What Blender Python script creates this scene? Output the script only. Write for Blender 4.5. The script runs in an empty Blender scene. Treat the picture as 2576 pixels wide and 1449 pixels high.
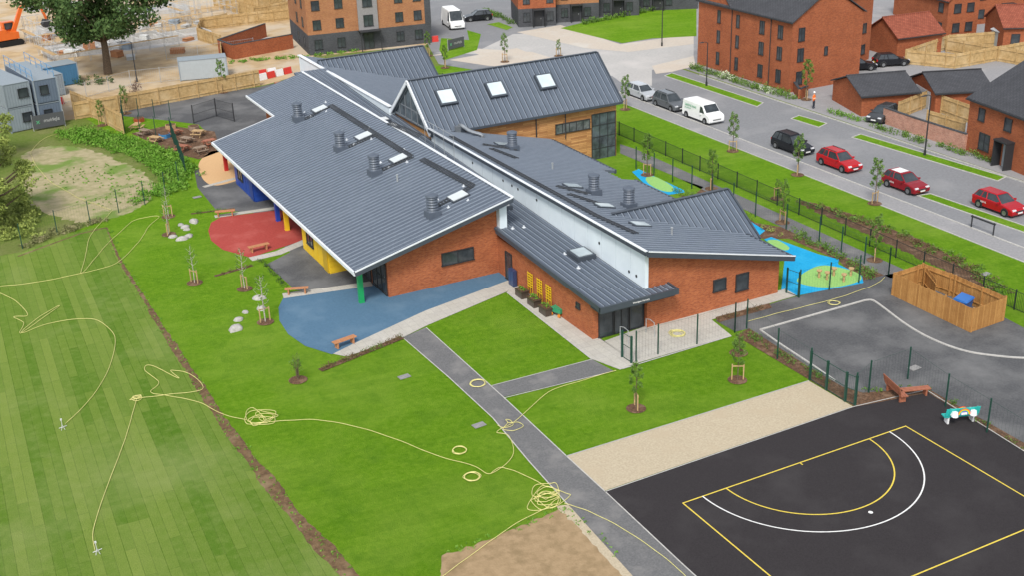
import bpy, math, random
import numpy as np
from mathutils import Vector, Matrix
random.seed(7); rng=np.random.default_rng(5)
rad=math.radians
scn=bpy.context.scene
# ---------------- survey of the site (camera resection gives map coordinates) ----------------
W,Hh=2576.,1449.
prm=[-31.280842,-43.058622,35.279697,0.470195,0.410113,-0.035055,3051.349182]
C=np.array(prm[:3]); yaw,pit,rol,fpx=prm[3:7]
fw=np.array([math.sin(yaw)*math.cos(pit),math.cos(yaw)*math.cos(pit),-math.sin(pit)])
rt=np.array([math.cos(yaw),-math.sin(yaw),0.]); up0=np.cross(rt,fw)
RR=rt*math.cos(rol)+up0*math.sin(rol); UU=up0*math.cos(rol)-rt*math.sin(rol)
def ray(u,v): return fw*fpx+RR*(u-W/2)-UU*(v-Hh/2)
def P(ax,val,u,v):
    d=ray(u,v); t=(val-C[ax])/d[ax]; return Vector(C+t*d)
def G(u,v,z=0.0): return P(2,z,u,v)
def PL(u,v,p0,n):
    d=ray(u,v); n=np.array(n,float); t=((np.array(p0)-C)@n)/(d@n); return Vector(C+t*d)
cd=bpy.data.cameras.new("camera"); cam=bpy.data.objects.new("camera",cd); scn.collection.objects.link(cam)
cd.sensor_width=36; cd.lens=fpx/W*36; cd.clip_start=1; cd.clip_end=3000
m=Matrix.Identity(4)
for i in range(3):
    m[i][0]=RR[i]; m[i][1]=UU[i]; m[i][2]=-fw[i]; m[i][3]=C[i]
cam.matrix_world=m; scn.camera=cam
# ---------------- light ----------------
w=bpy.data.worlds.new("World"); scn.world=w; w.use_nodes=True; nt=w.node_tree
bg=nt.nodes['Background']; sk=nt.nodes.new("ShaderNodeTexSky"); sk.sky_type='NISHITA'; sk.sun_disc=False
SE,SA=rad(50),rad(218)
sk.sun_elevation=SE; sk.sun_rotation=SA; sk.air_density=1.0; sk.dust_density=2.0
hs=nt.nodes.new("ShaderNodeHueSaturation"); hs.inputs['Saturation'].default_value=0.35; hs.inputs['Value'].default_value=1.5
nt.links.new(sk.outputs[0],hs.inputs['Color']); nt.links.new(hs.outputs[0],bg.inputs[0]); bg.inputs[1].default_value=0.15
sl=bpy.data.lights.new("sun",'SUN'); sl.energy=2.9; sl.angle=rad(13); sl.color=(1,.96,.89)
so=bpy.data.objects.new("sun",sl); scn.collection.objects.link(so)
sd=Vector((math.sin(SA)*math.cos(SE),math.cos(SA)*math.cos(SE),math.sin(SE)))
so.rotation_euler=sd.to_track_quat('Z','Y').to_euler(); so.location=(0,0,80)
scn.view_settings.view_transform='Standard'; scn.view_settings.look='None'; scn.view_settings.exposure=0
# ---------------- materials ----------------
def c4(c): return (c[0],c[1],c[2],1)
def base(name,rough,metal):
    m=bpy.data.materials.new(name); m.use_nodes=True; nt=m.node_tree; b=nt.nodes['Principled BSDF']
    b.inputs['Roughness'].default_value=rough; b.inputs['Metallic'].default_value=metal
    if rough>=.8: b.inputs['Specular IOR Level'].default_value=.15
    tc=nt.nodes.new("ShaderNodeTexCoord"); return m,nt,b,tc.outputs['Object']
def noise(nt,v,s,d=5,r=.6):
    n=nt.nodes.new("ShaderNodeTexNoise"); n.inputs['Scale'].default_value=s; n.inputs['Detail'].default_value=d; n.inputs['Roughness'].default_value=r
    nt.links.new(v,n.inputs['Vector']); return n.outputs['Fac']
def mr(nt,x,a,b,c=0,d=1):
    n=nt.nodes.new("ShaderNodeMapRange"); nt.links.new(x,n.inputs[0])
    for i,k in enumerate((a,b,c,d)): n.inputs[i+1].default_value=k
    return n.outputs[0]
def mix(nt,f,a,b,mode='MIX'):
    n=nt.nodes.new("ShaderNodeMix"); n.data_type='RGBA'; n.blend_type=mode
    if isinstance(f,(int,float)): n.inputs[0].default_value=f
    else: nt.links.new(f,n.inputs[0])
    for k,x in ((6,a),(7,b)):
        if isinstance(x,(tuple,list)): n.inputs[k].default_value=c4(x)
        else: nt.links.new(x,n.inputs[k])
    return n.outputs[2]
def bump(nt,b,h,st,dist=.05):
    n=nt.nodes.new("ShaderNodeBump"); n.inputs['Strength'].default_value=st; n.inputs['Distance'].default_value=dist
    nt.links.new(h,n.inputs['Height']); nt.links.new(n.outputs[0],b.inputs['Normal'])
def mat(name,c1,c2=None,s=6,c3=None,s3=.25,rough=.85,metal=0,bp=0,bs=30,lo=.35,hi=.65,t3=(.5,.7)):
    m,nt,b,v=base(name,rough,metal)
    if c2 is None: c2=tuple(x*.85 for x in c1)
    col=mix(nt,mr(nt,noise(nt,v,s),lo,hi),c1,c2)
    if c3: col=mix(nt,mr(nt,noise(nt,v,s3,4),*t3),col,c3)
    nt.links.new(col,b.inputs['Base Color'])
    if bp: bump(nt,b,noise(nt,v,bs,4),bp)
    return m
def brickm(name,c1,c2,mo,bw,bh,ms,wall=True,rough=.85,rot=0,var=None,vs=.6,bias=0,off=.5,bp=0.0,fs=9):
    m,nt,b,v=base(name,rough,0)
    if wall:
        sp=nt.nodes.new("ShaderNodeSeparateXYZ"); nt.links.new(v,sp.inputs[0])
        ad=nt.nodes.new("ShaderNodeMath"); nt.links.new(sp.outputs[0],ad.inputs[0]); nt.links.new(sp.outputs[1],ad.inputs[1])
        cb=nt.nodes.new("ShaderNodeCombineXYZ"); nt.links.new(ad.outputs[0],cb.inputs[0]); nt.links.new(sp.outputs[2],cb.inputs[1]); vv=cb.outputs[0]
    else:
        mp=nt.nodes.new("ShaderNodeMapping"); mp.inputs['Rotation'].default_value=(0,0,rot); nt.links.new(v,mp.inputs[0]); vv=mp.outputs[0]
    t=nt.nodes.new("ShaderNodeTexBrick"); nt.links.new(vv,t.inputs[0]); t.offset=off
    t.inputs['Color1'].default_value=c4(c1); t.inputs['Color2'].default_value=c4(c2); t.inputs['Mortar'].default_value=c4(mo)
    t.inputs['Scale'].default_value=1; t.inputs['Mortar Size'].default_value=ms; t.inputs['Bias'].default_value=bias
    t.inputs['Brick Width'].default_value=bw; t.inputs['Row Height'].default_value=bh
    col=t.outputs[0]
    if var: col=mix(nt,mr(nt,noise(nt,v,vs,5),.35,.7),col,var,'MULTIPLY')
    col=mix(nt,mr(nt,noise(nt,v,fs,6,.7),.3,.7,0,.5),col,(.55,.55,.55),'MULTIPLY')
    nt.links.new(col,b.inputs['Base Color'])
    if bp: bump(nt,b,noise(nt,v,8,4),bp,.1)
    return m
def bricktex(nt,vv,bw,bh,c1,c2,mo,ms,off=.37):
    t=nt.nodes.new("ShaderNodeTexBrick"); nt.links.new(vv,t.inputs[0]); t.offset=off
    for k,x in (('Color1',c1),('Color2',c2),('Mortar',mo)): t.inputs[k].default_value=c4(x)
    t.inputs['Scale'].default_value=1; t.inputs['Mortar Size'].default_value=ms; t.inputs['Brick Width'].default_value=bw; t.inputs['Row Height'].default_value=bh; t.inputs['Mortar Smooth'].default_value=.6
    return t.outputs[0]
def grassm(name,a,b_,c_,d_,big=.12,sod=True):
    m,nt,b,v=base(name,.95,0)
    col=mix(nt,mr(nt,noise(nt,v,18,7,.85),.36,.64),a,b_)
    col=mix(nt,mr(nt,noise(nt,v,2.6,7,.75),.42,.66,0,.75),col,c_)
    col=mix(nt,mr(nt,noise(nt,v,big,5,.6),.45,.65,0,.6),col,d_)
    if sod:
        mp=nt.nodes.new("ShaderNodeMapping"); mp.inputs['Rotation'].default_value=(0,0,rad(8)); nt.links.new(v,mp.inputs[0])
        col=mix(nt,.75,col,bricktex(nt,mp.outputs[0],5,.7,(1,1,1),(.82,.87,.78),(.82,.86,.78),.025),'MULTIPLY')
        col=mix(nt,mr(nt,noise(nt,v,.55,6,.75),.5,.7,0,.5),col,(.06,.165,.010))
    nt.links.new(col,b.inputs['Base Color']); bump(nt,b,noise(nt,v,11,8,.85),1,.14); b.inputs['Specular IOR Level'].default_value=.04
    return m
GR=grassm("lawn_grass",(.155,.300,.014),(.082,.205,.009),(.200,.340,.026),(.210,.325,.040))
GR2=grassm("rough_grass",(.16,.23,.045),(.09,.15,.022),(.21,.23,.075),(.23,.22,.095),.2,False)
def sodm():
    m,nt,b,v=base("sod_strips",.95,0)
    mp=nt.nodes.new("ShaderNodeMapping"); mp.inputs['Rotation'].default_value=(0,0,rad(90)+rad(2)); nt.links.new(v,mp.inputs[0]); vv=mp.outputs[0]
    col=bricktex(nt,vv,7,.55,(.215,.285,.055),(.090,.180,.018),(.06,.115,.015),.03)
    col2=bricktex(nt,vv,60,1.65,(.250,.300,.080),(.068,.155,.012),(.10,.16,.02),.02,.2)
    col=mix(nt,.52,col,col2)
    col=mix(nt,mr(nt,noise(nt,v,14,7,.8),.35,.65,0,.45),col,(.065,.140,.012))
    col=mix(nt,mr(nt,noise(nt,v,1.6,7,.75),.45,.68,0,.45),col,(.20,.255,.065))
    col=mix(nt,mr(nt,noise(nt,v,.1,4,.6),.5,.7,0,.45),col,(.26,.30,.11))
    nt.links.new(col,b.inputs['Base Color']); bump(nt,b,noise(nt,v,11,8,.85),.8,.1); b.inputs['Specular IOR Level'].default_value=.04
    return m
SOD=sodm()
SOIL=mat("soil",(.165,.105,.055),(.095,.058,.032),3,(.22,.155,.09),.8,bp=1,bs=8)
SITE=mat("site_sand",(.48,.35,.20),(.34,.24,.135),.5,(.46,.38,.28),.12,bp=.6,bs=2,t3=(.45,.6))
SCRUB=mat("bare_scrub",(.38,.32,.20),(.26,.24,.12),1.2,(.14,.21,.045),.22,bp=.6,bs=6,t3=(.5,.62))
ASP=mat("asphalt_path",(.155,.155,.155),(.112,.112,.115),10,(.195,.19,.185),.5,bp=.2)
ASPD=mat("asphalt_dark",(.070,.072,.076),(.098,.099,.102),7,(.165,.165,.165),.22,bp=.2,t3=(.44,.72))
ROAD=mat("road_asphalt",(.215,.22,.23),(.18,.183,.19),4,(.25,.25,.255),.15,bp=.15)
PAV=mat("footway",(.28,.275,.28),(.23,.23,.235),5,(.32,.31,.31),.3,bp=.15)
COURT=mat("court_tarmac",(.027,.0235,.025),(.035,.0315,.033),14,(.050,.046,.047),.25,bp=.15,t3=(.5,.85))
SAND=mat("gravel_sand",(.46,.395,.285),(.37,.31,.22),9,(.41,.34,.24),.5,bp=.3,bs=20)
TSOIL=mat("tan_soil",(.33,.235,.135),(.27,.19,.105),2,(.21,.15,.08),.5,bp=.5,bs=10)
PEACH=mat("buff_paving",(.50,.44,.36),(.44,.39,.34),3,(.50,.47,.42),.2)
PLZ=mat("plaza_grey",(.42,.41,.39),(.36,.35,.34),3,(.46,.44,.42),.15)
SLAB=brickm("paving_slabs",(.50,.48,.43),(.46,.44,.40),(.36,.35,.32),.6,.6,.012,wall=False,var=(.90,.89,.87),off=0)
BLUE=mat("blue_rubber",(.080,.155,.235),(.068,.135,.205),6,(.10,.175,.25),.4)
REDR=mat("red_rubber",(.36,.062,.050),(.29,.048,.040),6,(.39,.09,.075),.4)
ORR=mat("orange_rubber",(.58,.37,.19),(.52,.33,.17),6)
CYAN=mat("cyan_rubber",(.012,.31,.58),(.010,.27,.50),6,(.03,.36,.60),.4)
LIME=mat("lime_rubber",(.27,.48,.14),(.22,.42,.13),6)
MULCH=mat("bark_mulch",(.16,.09,.052),(.072,.043,.028),9,(.22,.14,.09),1.5,bp=1,bs=20)
KERB=mat("concrete_kerb",(.46,.45,.42),(.37,.36,.34),4)
YEL=mat("line_yellow",(.70,.54,.08),(.58,.44,.07),8); WHT=mat("line_white",(.76,.76,.74),(.62,.62,.61),8)
YPL=mat("yellow_plank",(.72,.48,.02),(.60,.38,.02),8)
BRK=brickm("red_brick",(.50,.145,.052),(.33,.080,.030),(.36,.20,.12),.225,.075,.008,var=(.84,.8,.78),vs=.7)
BRK2=brickm("house_brick",(.44,.122,.047),(.29,.070,.029),(.33,.17,.10),.225,.075,.008,var=(.80,.78,.76),vs=.5)
BRKO=brickm("orange_brick",(.46,.20,.08),(.35,.13,.055),(.38,.26,.17),.225,.075,.008,var=(.82,.8,.78),vs=.5)
BRKG=brickm("grey_brick",(.085,.09,.10),(.055,.06,.068),(.12,.12,.125),.225,.075,.008,var=(.8,.8,.8),vs=.5)
BRKW=brickm("weathered_brick",(.46,.22,.15),(.34,.13,.08),(.45,.34,.28),.225,.075,.01,var=(1.3,1.3,1.3),vs=1.5)
TIM=brickm("timber_cladding",(.64,.35,.14),(.40,.19,.075),(.18,.09,.045),1.7,.16,.008,var=(.80,.76,.72),vs=.4)
TILE=brickm("dark_tiles",(.070,.072,.081),(.050,.052,.059),(.024,.024,.028),.33,.22,.02,wall=False,var=(.8,.8,.8),rough=.7)
TILR=brickm("clay_tiles",(.36,.11,.065),(.27,.075,.045),(.12,.04,.03),.3,.22,.02,wall=False,var=(.8,.8,.8),rough=.8)
FENW=mat("fence_timber",(.52,.36,.17),(.37,.25,.11),3,(.58,.44,.25),.5,bp=.3,bs=20)
FENR=brickm("fence_timber_new",(.56,.30,.10),(.40,.20,.065),(.25,.12,.04),.14,3,.006,var=(.85,.8,.75),vs=1.2,off=0)
ROOF=mat("standing_seam_metal",(.095,.118,.152),(.083,.104,.136),2,(.112,.136,.170),.3,rough=.5,metal=.1)
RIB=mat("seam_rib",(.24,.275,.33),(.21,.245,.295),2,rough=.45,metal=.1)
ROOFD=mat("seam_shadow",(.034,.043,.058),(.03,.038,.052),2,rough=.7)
DGREY=mat("anthracite_metal",(.062,.075,.094),(.054,.066,.083),2,rough=.5,metal=.2)
BLACK=mat("black_metal",(.020,.022,.025),(.026,.027,.03),3,rough=.6)
LGREY=mat("pale_cladding",(.66,.73,.77),(.61,.68,.725),.8,rough=.6)
TRIM=mat("light_trim",(.68,.71,.74),(.62,.65,.68),2,rough=.45)
GALV=mat("galvanised",(.46,.48,.49),(.38,.40,.41),4,rough=.4,metal=.4)
GLASS=mat("dark_glass",(.022,.028,.033),(.06,.070,.078),.8,rough=.08)
GLASL=mat("pale_glass",(.40,.46,.49),(.33,.39,.42),.8,rough=.12)
GREENF=mat("green_fence_paint",(.010,.060,.040),(.008,.045,.032),3,rough=.5)
WOODR=mat("bench_wood",(.36,.13,.07),(.26,.085,.045),6,rough=.6); WOODL=mat("light_wood",(.48,.33,.17),(.36,.24,.12),5); WOODG=mat("weathered_wood",(.30,.22,.16),(.20,.15,.11),5)
HOSE=mat("hose_yellow",(.68,.63,.24),(.58,.53,.19),5,rough=.5)
STONE=mat("boulder_stone",(.42,.40,.37),(.28,.27,.25),5,(.5,.48,.45),2,bp=.8,bs=9)
TYRE=mat("tyre_rubber",(.015,.015,.016),(.022,.022,.022),5); RIMM=mat("wheel_rim",(.35,.36,.37),(.28,.29,.3),5,rough=.3,metal=.8)
BARK=mat("tree_bark",(.18,.13,.09),(.10,.075,.05),8,bp=.8); BIRCH=mat("birch_bark",(.50,.46,.40),(.25,.22,.19),9)
def leafm(n,a,b_,c_):
    m,nt,b,v=base(n,.7,0)
    col=mix(nt,mr(nt,noise(nt,v,6,3),.35,.65),a,b_); col=mix(nt,mr(nt,noise(nt,v,1.1,4),.45,.65),col,c_)
    nt.links.new(col,b.inputs['Base Color']); b.inputs['Specular IOR Level'].default_value=.2
    return m
LEAF=leafm("tree_leaves",(.105,.195,.030),(.06,.13,.02),(.14,.235,.045)); LEAFD=leafm("oak_leaves",(.055,.105,.028),(.028,.062,.016),(.09,.14,.04))
LEAFY=leafm("willow_leaves",(.32,.37,.09),(.20,.25,.055),(.15,.20,.045)); LEAFH=leafm("weed_leaves",(.13,.28,.025),(.07,.185,.015),(.18,.32,.05))
LEAFP=leafm("purple_leaves",(.08,.025,.03),(.05,.02,.025),(.10,.04,.035)); FLOW=mat("white_flowers",(.75,.78,.62),(.55,.62,.42),6); DRY=leafm("dry_grass",(.22,.22,.09),(.13,.15,.05),(.26,.24,.12)); BRN=leafm("brown_stems",(.16,.10,.05),(.10,.07,.035),(.12,.13,.04))
def paint(n,c,metal=.0,rough=.3): return mat(n,c,tuple(x*.93 for x in c),2,rough=rough,metal=metal)
# ---------------- mesh helpers ----------------
class MB:
    def __init__(s): s.v=[];s.f=[];s.m=[]
    def add(s,vs,fs,m=0):
        o=len(s.v); s.v+=[tuple(v) for v in vs]; s.f+=[tuple(i+o for i in f) for f in fs]; s.m+=[m]*len(fs); return s
    def box(s,x0,x1,y0,y1,z0,z1,m=0):
        return s.add([(x0,y0,z0),(x1,y0,z0),(x1,y1,z0),(x0,y1,z0),(x0,y0,z1),(x1,y0,z1),(x1,y1,z1),(x0,y1,z1)],
          [(3,2,1,0),(4,5,6,7),(0,1,5,4),(1,2,6,5),(2,3,7,6),(3,0,4,7)],m)
    def ext(s,a,b,m=0):
        n=len(a); return s.add(list(a)+list(b),[tuple(range(n))[::-1],tuple(range(n,2*n))]+[(i,(i+1)%n,n+(i+1)%n,n+i) for i in range(n)],m)
    def cyl(s,x,y,z,r0,r1,h,n=12,m=0):
        a=[(x+r0*math.cos(2*math.pi*i/n),y+r0*math.sin(2*math.pi*i/n),z) for i in range(n)]
        b=[(x+r1*math.cos(2*math.pi*i/n),y+r1*math.sin(2*math.pi*i/n),z+h) for i in range(n)]; return s.ext(a,b,m)
    def tube(s,path,r,n=5,m=0):
        path=[Vector(p) for p in path]; rings=[]
        for i,p in enumerate(path):
            d=(path[min(i+1,len(path)-1)]-path[max(i-1,0)])
            if d.length<1e-6: d=Vector((0,0,1))
            d.normalize(); a=Vector((0,0,1)) if abs(d.z)<.9 else Vector((1,0,0))
            e=d.cross(a).normalized(); g=d.cross(e); rr=r[i] if isinstance(r,(list,tuple)) else r
            rings.append([p+e*rr*math.cos(2*math.pi*k/n)+g*rr*math.sin(2*math.pi*k/n) for k in range(n)])
        vs=[q for R_ in rings for q in R_]; fs=[]
        for i in range(len(rings)-1):
            for k in range(n): fs.append((i*n+k,i*n+(k+1)%n,(i+1)*n+(k+1)%n,(i+1)*n+k))
        fs+= [tuple(range(n)),tuple(range((len(rings)-1)*n,len(rings)*n))[::-1]]
        return s.add(vs,fs,m)
    def beam(s,a,b,w,h,m=0):
        a=Vector(a);b=Vector(b); d=(b-a).normalized(); u=Vector((0,0,1)) if abs(d.z)<.95 else Vector((0,1,0))
        e=d.cross(u).normalized()*w/2; g=e.cross(d).normalized()*h/2
        return s.ext([a-e-g,a+e-g,a+e+g,a-e+g],[b-e-g,b+e-g,b+e+g,b-e+g],m)
    def mesh(s,name,mats,smooth=False):
        me=bpy.data.meshes.new(name); me.from_pydata(s.v,[],s.f)
        for x in (mats if isinstance(mats,(list,tuple)) else [mats]): me.materials.append(x)
        me.polygons.foreach_set('material_index',s.m)
        if smooth: me.polygons.foreach_set('use_smooth',[True]*len(s.f))
        me.update(); return me
def put(me,name,root=None,loc=(0,0,0),rot=0,label=None,cat=None,group=None,kind=None,scale=1,world=False):
    o=bpy.data.objects.new(name,me); scn.collection.objects.link(o)
    o.location=loc; o.rotation_euler=(0,0,rot)
    if scale!=1: o.scale=(scale,)*3
    if root is not None:
        o.parent=root
        if world:
            r=root
            while r is not None: o.location=o.location-r.location; r=r.parent
    if label: o['label']=label
    if cat: o['category']=cat
    if group: o['group']=group
    if kind: o['kind']=kind
    return o
def T(name,label,cat,loc=(0,0,0),rot=0,group=None):
    o=put(None,name,None,loc,rot,label,cat,group); o.empty_display_size=.5; return o
def catm(p,n=8,closed=False):
    p=[Vector(q) for q in p]; L=len(p); out=[]
    for i in range(L if closed else L-1):
        a,b,c,d=[p[(i+k)%L] if closed else p[min(max(i+k,0),L-1)] for k in (-1,0,1,2)]
        for j in range(n):
            t=j/n; out.append(.5*((2*b)+(c-a)*t+(2*a-5*b+4*c-d)*t*t+(3*b-a-3*c+d)*t**3))
    if not closed: out.append(p[-1])
    return out
def sheet(name,pts,mt,layer,px=True,sm=False,kind='structure',jit=0):
    q=[G(*p) if px else Vector((p[0],p[1],0)) for p in pts]
    if sm: q=catm(q,8,True)
    if jit:
        r=[]
        for i in range(len(q)):
            a,b=q[i],q[(i+1)%len(q)]; n=max(1,int((b-a).length/.3)); n=min(n,150)
            for k in range(n): r.append(a.lerp(b,k/n)+Vector((random.uniform(-jit,jit),random.uniform(-jit,jit),0)))
        q=r
    ar=sum(q[i].x*q[(i+1)%len(q)].y-q[(i+1)%len(q)].x*q[i].y for i in range(len(q)))
    if ar<0: q=q[::-1]
    mb=MB(); mb.add([(p.x,p.y,layer*.004) for p in q],[tuple(range(len(q)))])
    return put(mb.mesh(name,mt),name,kind=kind)
def ribbon(name,pts,wd,h,mt,px=True,sm=False,closed=False,kind='structure',z0=0.0):
    q=[G(*p) if px else Vector((p[0],p[1],0)) for p in pts]
    if sm: q=catm(q,8,closed)
    if closed: q=q+[q[0]]
    mb=MB(); A=[];B=[]
    for i,p in enumerate(q):
        d0=(q[i]-q[i-1]) if i>0 else None; d1=(q[i+1]-q[i]) if i<len(q)-1 else None
        if closed and i in(0,len(q)-1): d0=q[-1]-q[-2]; d1=q[1]-q[0]
        d=(d0.normalized() if d0 else Vector())+(d1.normalized() if d1 else Vector()); d.normalize(); n=Vector((-d.y,d.x,0))
        k=1.0
        if d0 and d1: k=1/max(.5,n.dot(Vector((-d1.y,d1.x,0)).normalized()))
        ww=wd[0]+(wd[1]-wd[0])*i/(len(q)-1) if isinstance(wd,tuple) else wd
        A.append(p+n*ww/2*k); B.append(p-n*ww/2*k)
    for i in range(len(q)-1):
        t=[B[i],B[i+1],A[i+1],A[i]]
        if h>.02: mb.ext([(v.x,v.y,0) for v in t],[(v.x,v.y,h) for v in t])
        else: mb.add([(v.x,v.y,z0) for v in t],[(0,1,2,3)])
    return put(mb.mesh(name,mt),name,kind=kind)
# ---------------- ground ----------------
sheet("ground",[(-900,-700),(900,-700),(900,1500),(-900,1500)],GR2,0,px=False)
sheet("construction_ground",[(-260,106),(-14,97.5),(-13,97.4),(9,100.5),(17,104),(19,112),(36,109),(38,140),(40,330),(-260,330)],SITE,1,px=False)
sheet("lawn_ground",[(-30,-60),(47,-60),(47,84),(28,99),(8.5,100),(-13.5,97),(-9,71),(-14,63.5),(-19,60.5),(-60,50)],GR,1,px=False)
sheet("bare_meadow_ground",[(-200,48),(-25,57),(-14,63.2),(-9,71),(-13,97),(-30,100),(-200,120)],GR2,2,px=False)
sheet("bare_earth",[(70,380),(200,370),(370,440),(375,505),(230,560),(90,520),(60,450)],SCRUB,3,sm=True,jit=.25)
EDG=[(268,572),(300,650),(355,740),(400,815),(455,900),(510,985),(580,1090),(650,1180),(760,1320),(880,1449),(980,1570)]
sheet("sod_field",[(-500,720),(0,645),(60,632),(145,596),(225,574)]+EDG+[(-500,1800)],SOD,4)
q=[G(*p) for p in EDG]; q=catm(q,6); L_=[];R_=[]
for i,p in enumerate(q):
    d=(q[min(i+1,len(q)-1)]-q[max(i-1,0)]).normalized(); n=Vector((-d.y,d.x,0)); t=i/(len(q)-1)
    wd_=.09+.42*t+.10*math.sin(i*.9)*t+random.uniform(-.05,.05); L_.append(p+n*wd_*.9); R_.append(p-n*wd_*.9)
sheet("soil_strip",[(p.x,p.y) for p in L_+R_[::-1]],SOIL,5,px=False,jit=.05)
ribbon("soil_strip",[(45,645),(120,617),(200,588),(268,572)],.22,0,SOIL,z0=.02)
sheet("bare_soil_patch",[(1110,1400),(1200,1370),(1300,1330),(1420,1280),(1470,1300),(1560,1400),(1640,1490),(1680,1600),(1100,1600)],TSOIL,5,jit=.12)
sheet("path_gravel_margin",[(1400,1275),(1440,1270),(1600,1449),(1660,1520),(1620,1530),(1540,1420)],SAND,6,jit=.1)
sheet("yard_asphalt",[(262,278),(655,217),(770,190),(800,260),(700,330),(560,362),(545,358),(500,312),(430,303),(300,290)],ASPD,3)
sheet("veranda_asphalt",[(-7.2,71.5),(-2.5,71.5),(-2.5,32),(-5.5,34.2),(-8.3,37.4),(-8.6,43.5),(-6.2,45),(-6,56),(-8.6,58),(-8.4,65.5)],ASPD,3,px=False)
sheet("orange_play_surface",[(500,425),(503,405),(520,388),(545,378),(620,385),(640,430),(600,452),(545,466),(515,455)],ORR,5,sm=True)
ribbon("paving_strip",[(512,470),(600,446)],.55,0,SLAB,z0=.024)
ribbon("paving_strip",[(540,545),(700,522)],.7,0,SLAB,z0=.024)
ribbon("paving_strip",[(630,652),(700,636),(780,602)],.9,0,SLAB,z0=.024)
ribbon("paving_strip",[(712,746),(935,714)],.9,0,SLAB,z0=.036)
sheet("red_play_surface",[(700,528),(555,546),(531,560),(524,580),(531,605),(560,628),(630,648),(775,600),(790,560),(740,535)],REDR,5)
sheet("blue_play_surface",[(935,714),(715,746),(701,775),(703,808),(725,842),(768,872),(835,893),(890,868),(1070,785),(1290,705),(1262,684),(1100,720),(975,742)],BLUE,7)
sheet("paving_slab_strip",[(838,892),(872,899),(1015,850),(1075,820),(1275,735),(1300,712),(1288,702),(1070,783),(890,866)],SLAB,8)
sheet("paving_slab_plaza",[(1275,737),(1300,706),(1262,685),(1500,845),(1520,860),(1630,820),(1975,728),(2005,745),(1790,806),(1840,846),(1600,916),(1560,932),(1488,905)],SLAB,9)
ribbon("paving_edging",[(1275,737),(1488,905)],.1,0,KERB,z0=.042)
ribbon("paving_edging",[(1565,930),(1840,847)],.1,0,KERB,z0=.042)
sheet("main_path",[(1015,850),(1130,950),(1240,1052),(1330,1160),(1430,1272),(1590,1449),(1690,1570),(1880,1570),(1715,1420),(1520,1237),(1425,1150),(1265,1000),(1070,826)],ASP,7)
for e in ([(1012,850),(1130,952),(1240,1054),(1330,1162),(1430,1274)],[(1072,826),(1265,1000),(1425,1150),(1520,1237),(1715,1420),(1880,1570)],[(1545,936),(1270,1003)],[(1235,973),(1490,906)],[(1425,1150),(2035,960)],[(1520,1240),(2145,1026),(2330,983),(2620,1165)]):
    ribbon("path_edging",e,.07,0,KERB,z0=.046)
sheet("side_path",[(1235,974),(1265,1001),(1545,936),(1488,905)],ASP,8)
sheet("gravel_strip",[(1425,1150),(2035,960),(2145,1024),(1520,1237)],SAND,7)
sheet("games_court",[(1520,1239),(2145,1026),(2330,985),(2600,1150),(3000,1420),(3000,1800),(2000,1750),(1880,1570),(1715,1420)],COURT,8)
LZ=.04
for q in ([(0,-34),(0,0),(15.25,0),(15.25,-34)],[(0,-10.3),(15.25,-10.3)],[(0,-20.6),(15.25,-20.6)]): ribbon("court_line_yellow",q,.075,0,YEL,px=False,z0=LZ)
ribbon("court_line_yellow",[(7.625-4.9*math.cos(a),-4.9*math.sin(a)) for a in np.linspace(0,math.pi,48)],.075,0,YEL,px=False,z0=LZ+.004)
ribbon("court_line_white",[(7.625-6.4*math.cos(a),-6.4*math.sin(a)) for a in np.linspace(0,math.pi,56)],.075,0,WHT,px=False,z0=LZ+.008)
ribbon("court_line_yellow",[(7.625,0),(7.625,-.25)],.07,0,YEL,px=False,z0=LZ+.004)
g=G(2190,1292); mb=MB(); mb.add([(g.x+.12*math.cos(t),g.y+.12*math.sin(t),LZ+.012) for t in np.linspace(0,6.283,17)[:-1]],[tuple(range(16))]); put(mb.mesh("m",WHT),"court_spot",kind='structure')
sheet("car_park_asphalt",[(1800,808),(1985,752),(2235,690),(2300,680),(2640,860),(2900,1010),(2900,1330),(2576,1120),(2330,983),(2140,1000),(2050,940),(1885,828),(1850,836)],ASPD,6)
sheet("planting_bed",[(1850,846),(1885,828),(2050,935),(2120,975),(2170,990),(2330,978),(2600,1130),(2600,1152),(2335,990),(2150,1026),(2040,960)],MULCH,9)
sheet("planting_bed",[(1800,800),(1935,765),(1942,776),(1808,813)],MULCH,10)
ribbon("car_park_kerb",[(1912,832),(2178,757)],.14,.09,KERB)
ribbon("car_park_kerb",[(2178,757),(2196,758),(2225,778),(2270,812),(2320,843),(2380,870),(2440,888),(2510,898),(2576,903),(2700,905)],.14,.09,KERB,sm=True)
ribbon("car_park_kerb",[(1912,832),(1960,866),(2050,925),(2100,960)],.12,.09,KERB)
sheet("garden_bed",[(1690,480),(1760,470),(1900,560),(1990,575),(2060,600),(2240,690),(2215,712),(2165,715),(2110,655),(1985,600),(1905,600)],MULCH,5)
sheet("garden_lawn",[(1585,425),(1600,412),(1770,470),(1740,495),(1690,488)],GR,6)
sheet("cyan_play_surface",[(1590,432),(1607,425),(1720,478),(1722,484),(1665,492),(1640,480)],CYAN,7,sm=False)
sheet("lime_play_surface",[(1625,447),(1650,445),(1690,468),(1690,482),(1660,478),(1632,462)],LIME,8,sm=True)
sheet("cyan_play_surface",[(1880,552),(1925,580),(1905,596)],CYAN,7)
sheet("cyan_play_surface",[(1922,602),(1940,596),(2060,640),(2110,652),(2108,665),(2168,693),(2172,712),(1990,748),(1965,735),(1975,640)],CYAN,7)
sheet("lime_play_surface",[(2005,708),(2030,682),(2075,668),(2150,684),(2165,705),(2110,722),(2050,722)],LIME,8,sm=True)
sheet("lime_play_surface",[(1930,606),(1955,604),(1985,622),(1975,630),(1950,620)],LIME,8,sm=True)
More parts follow.
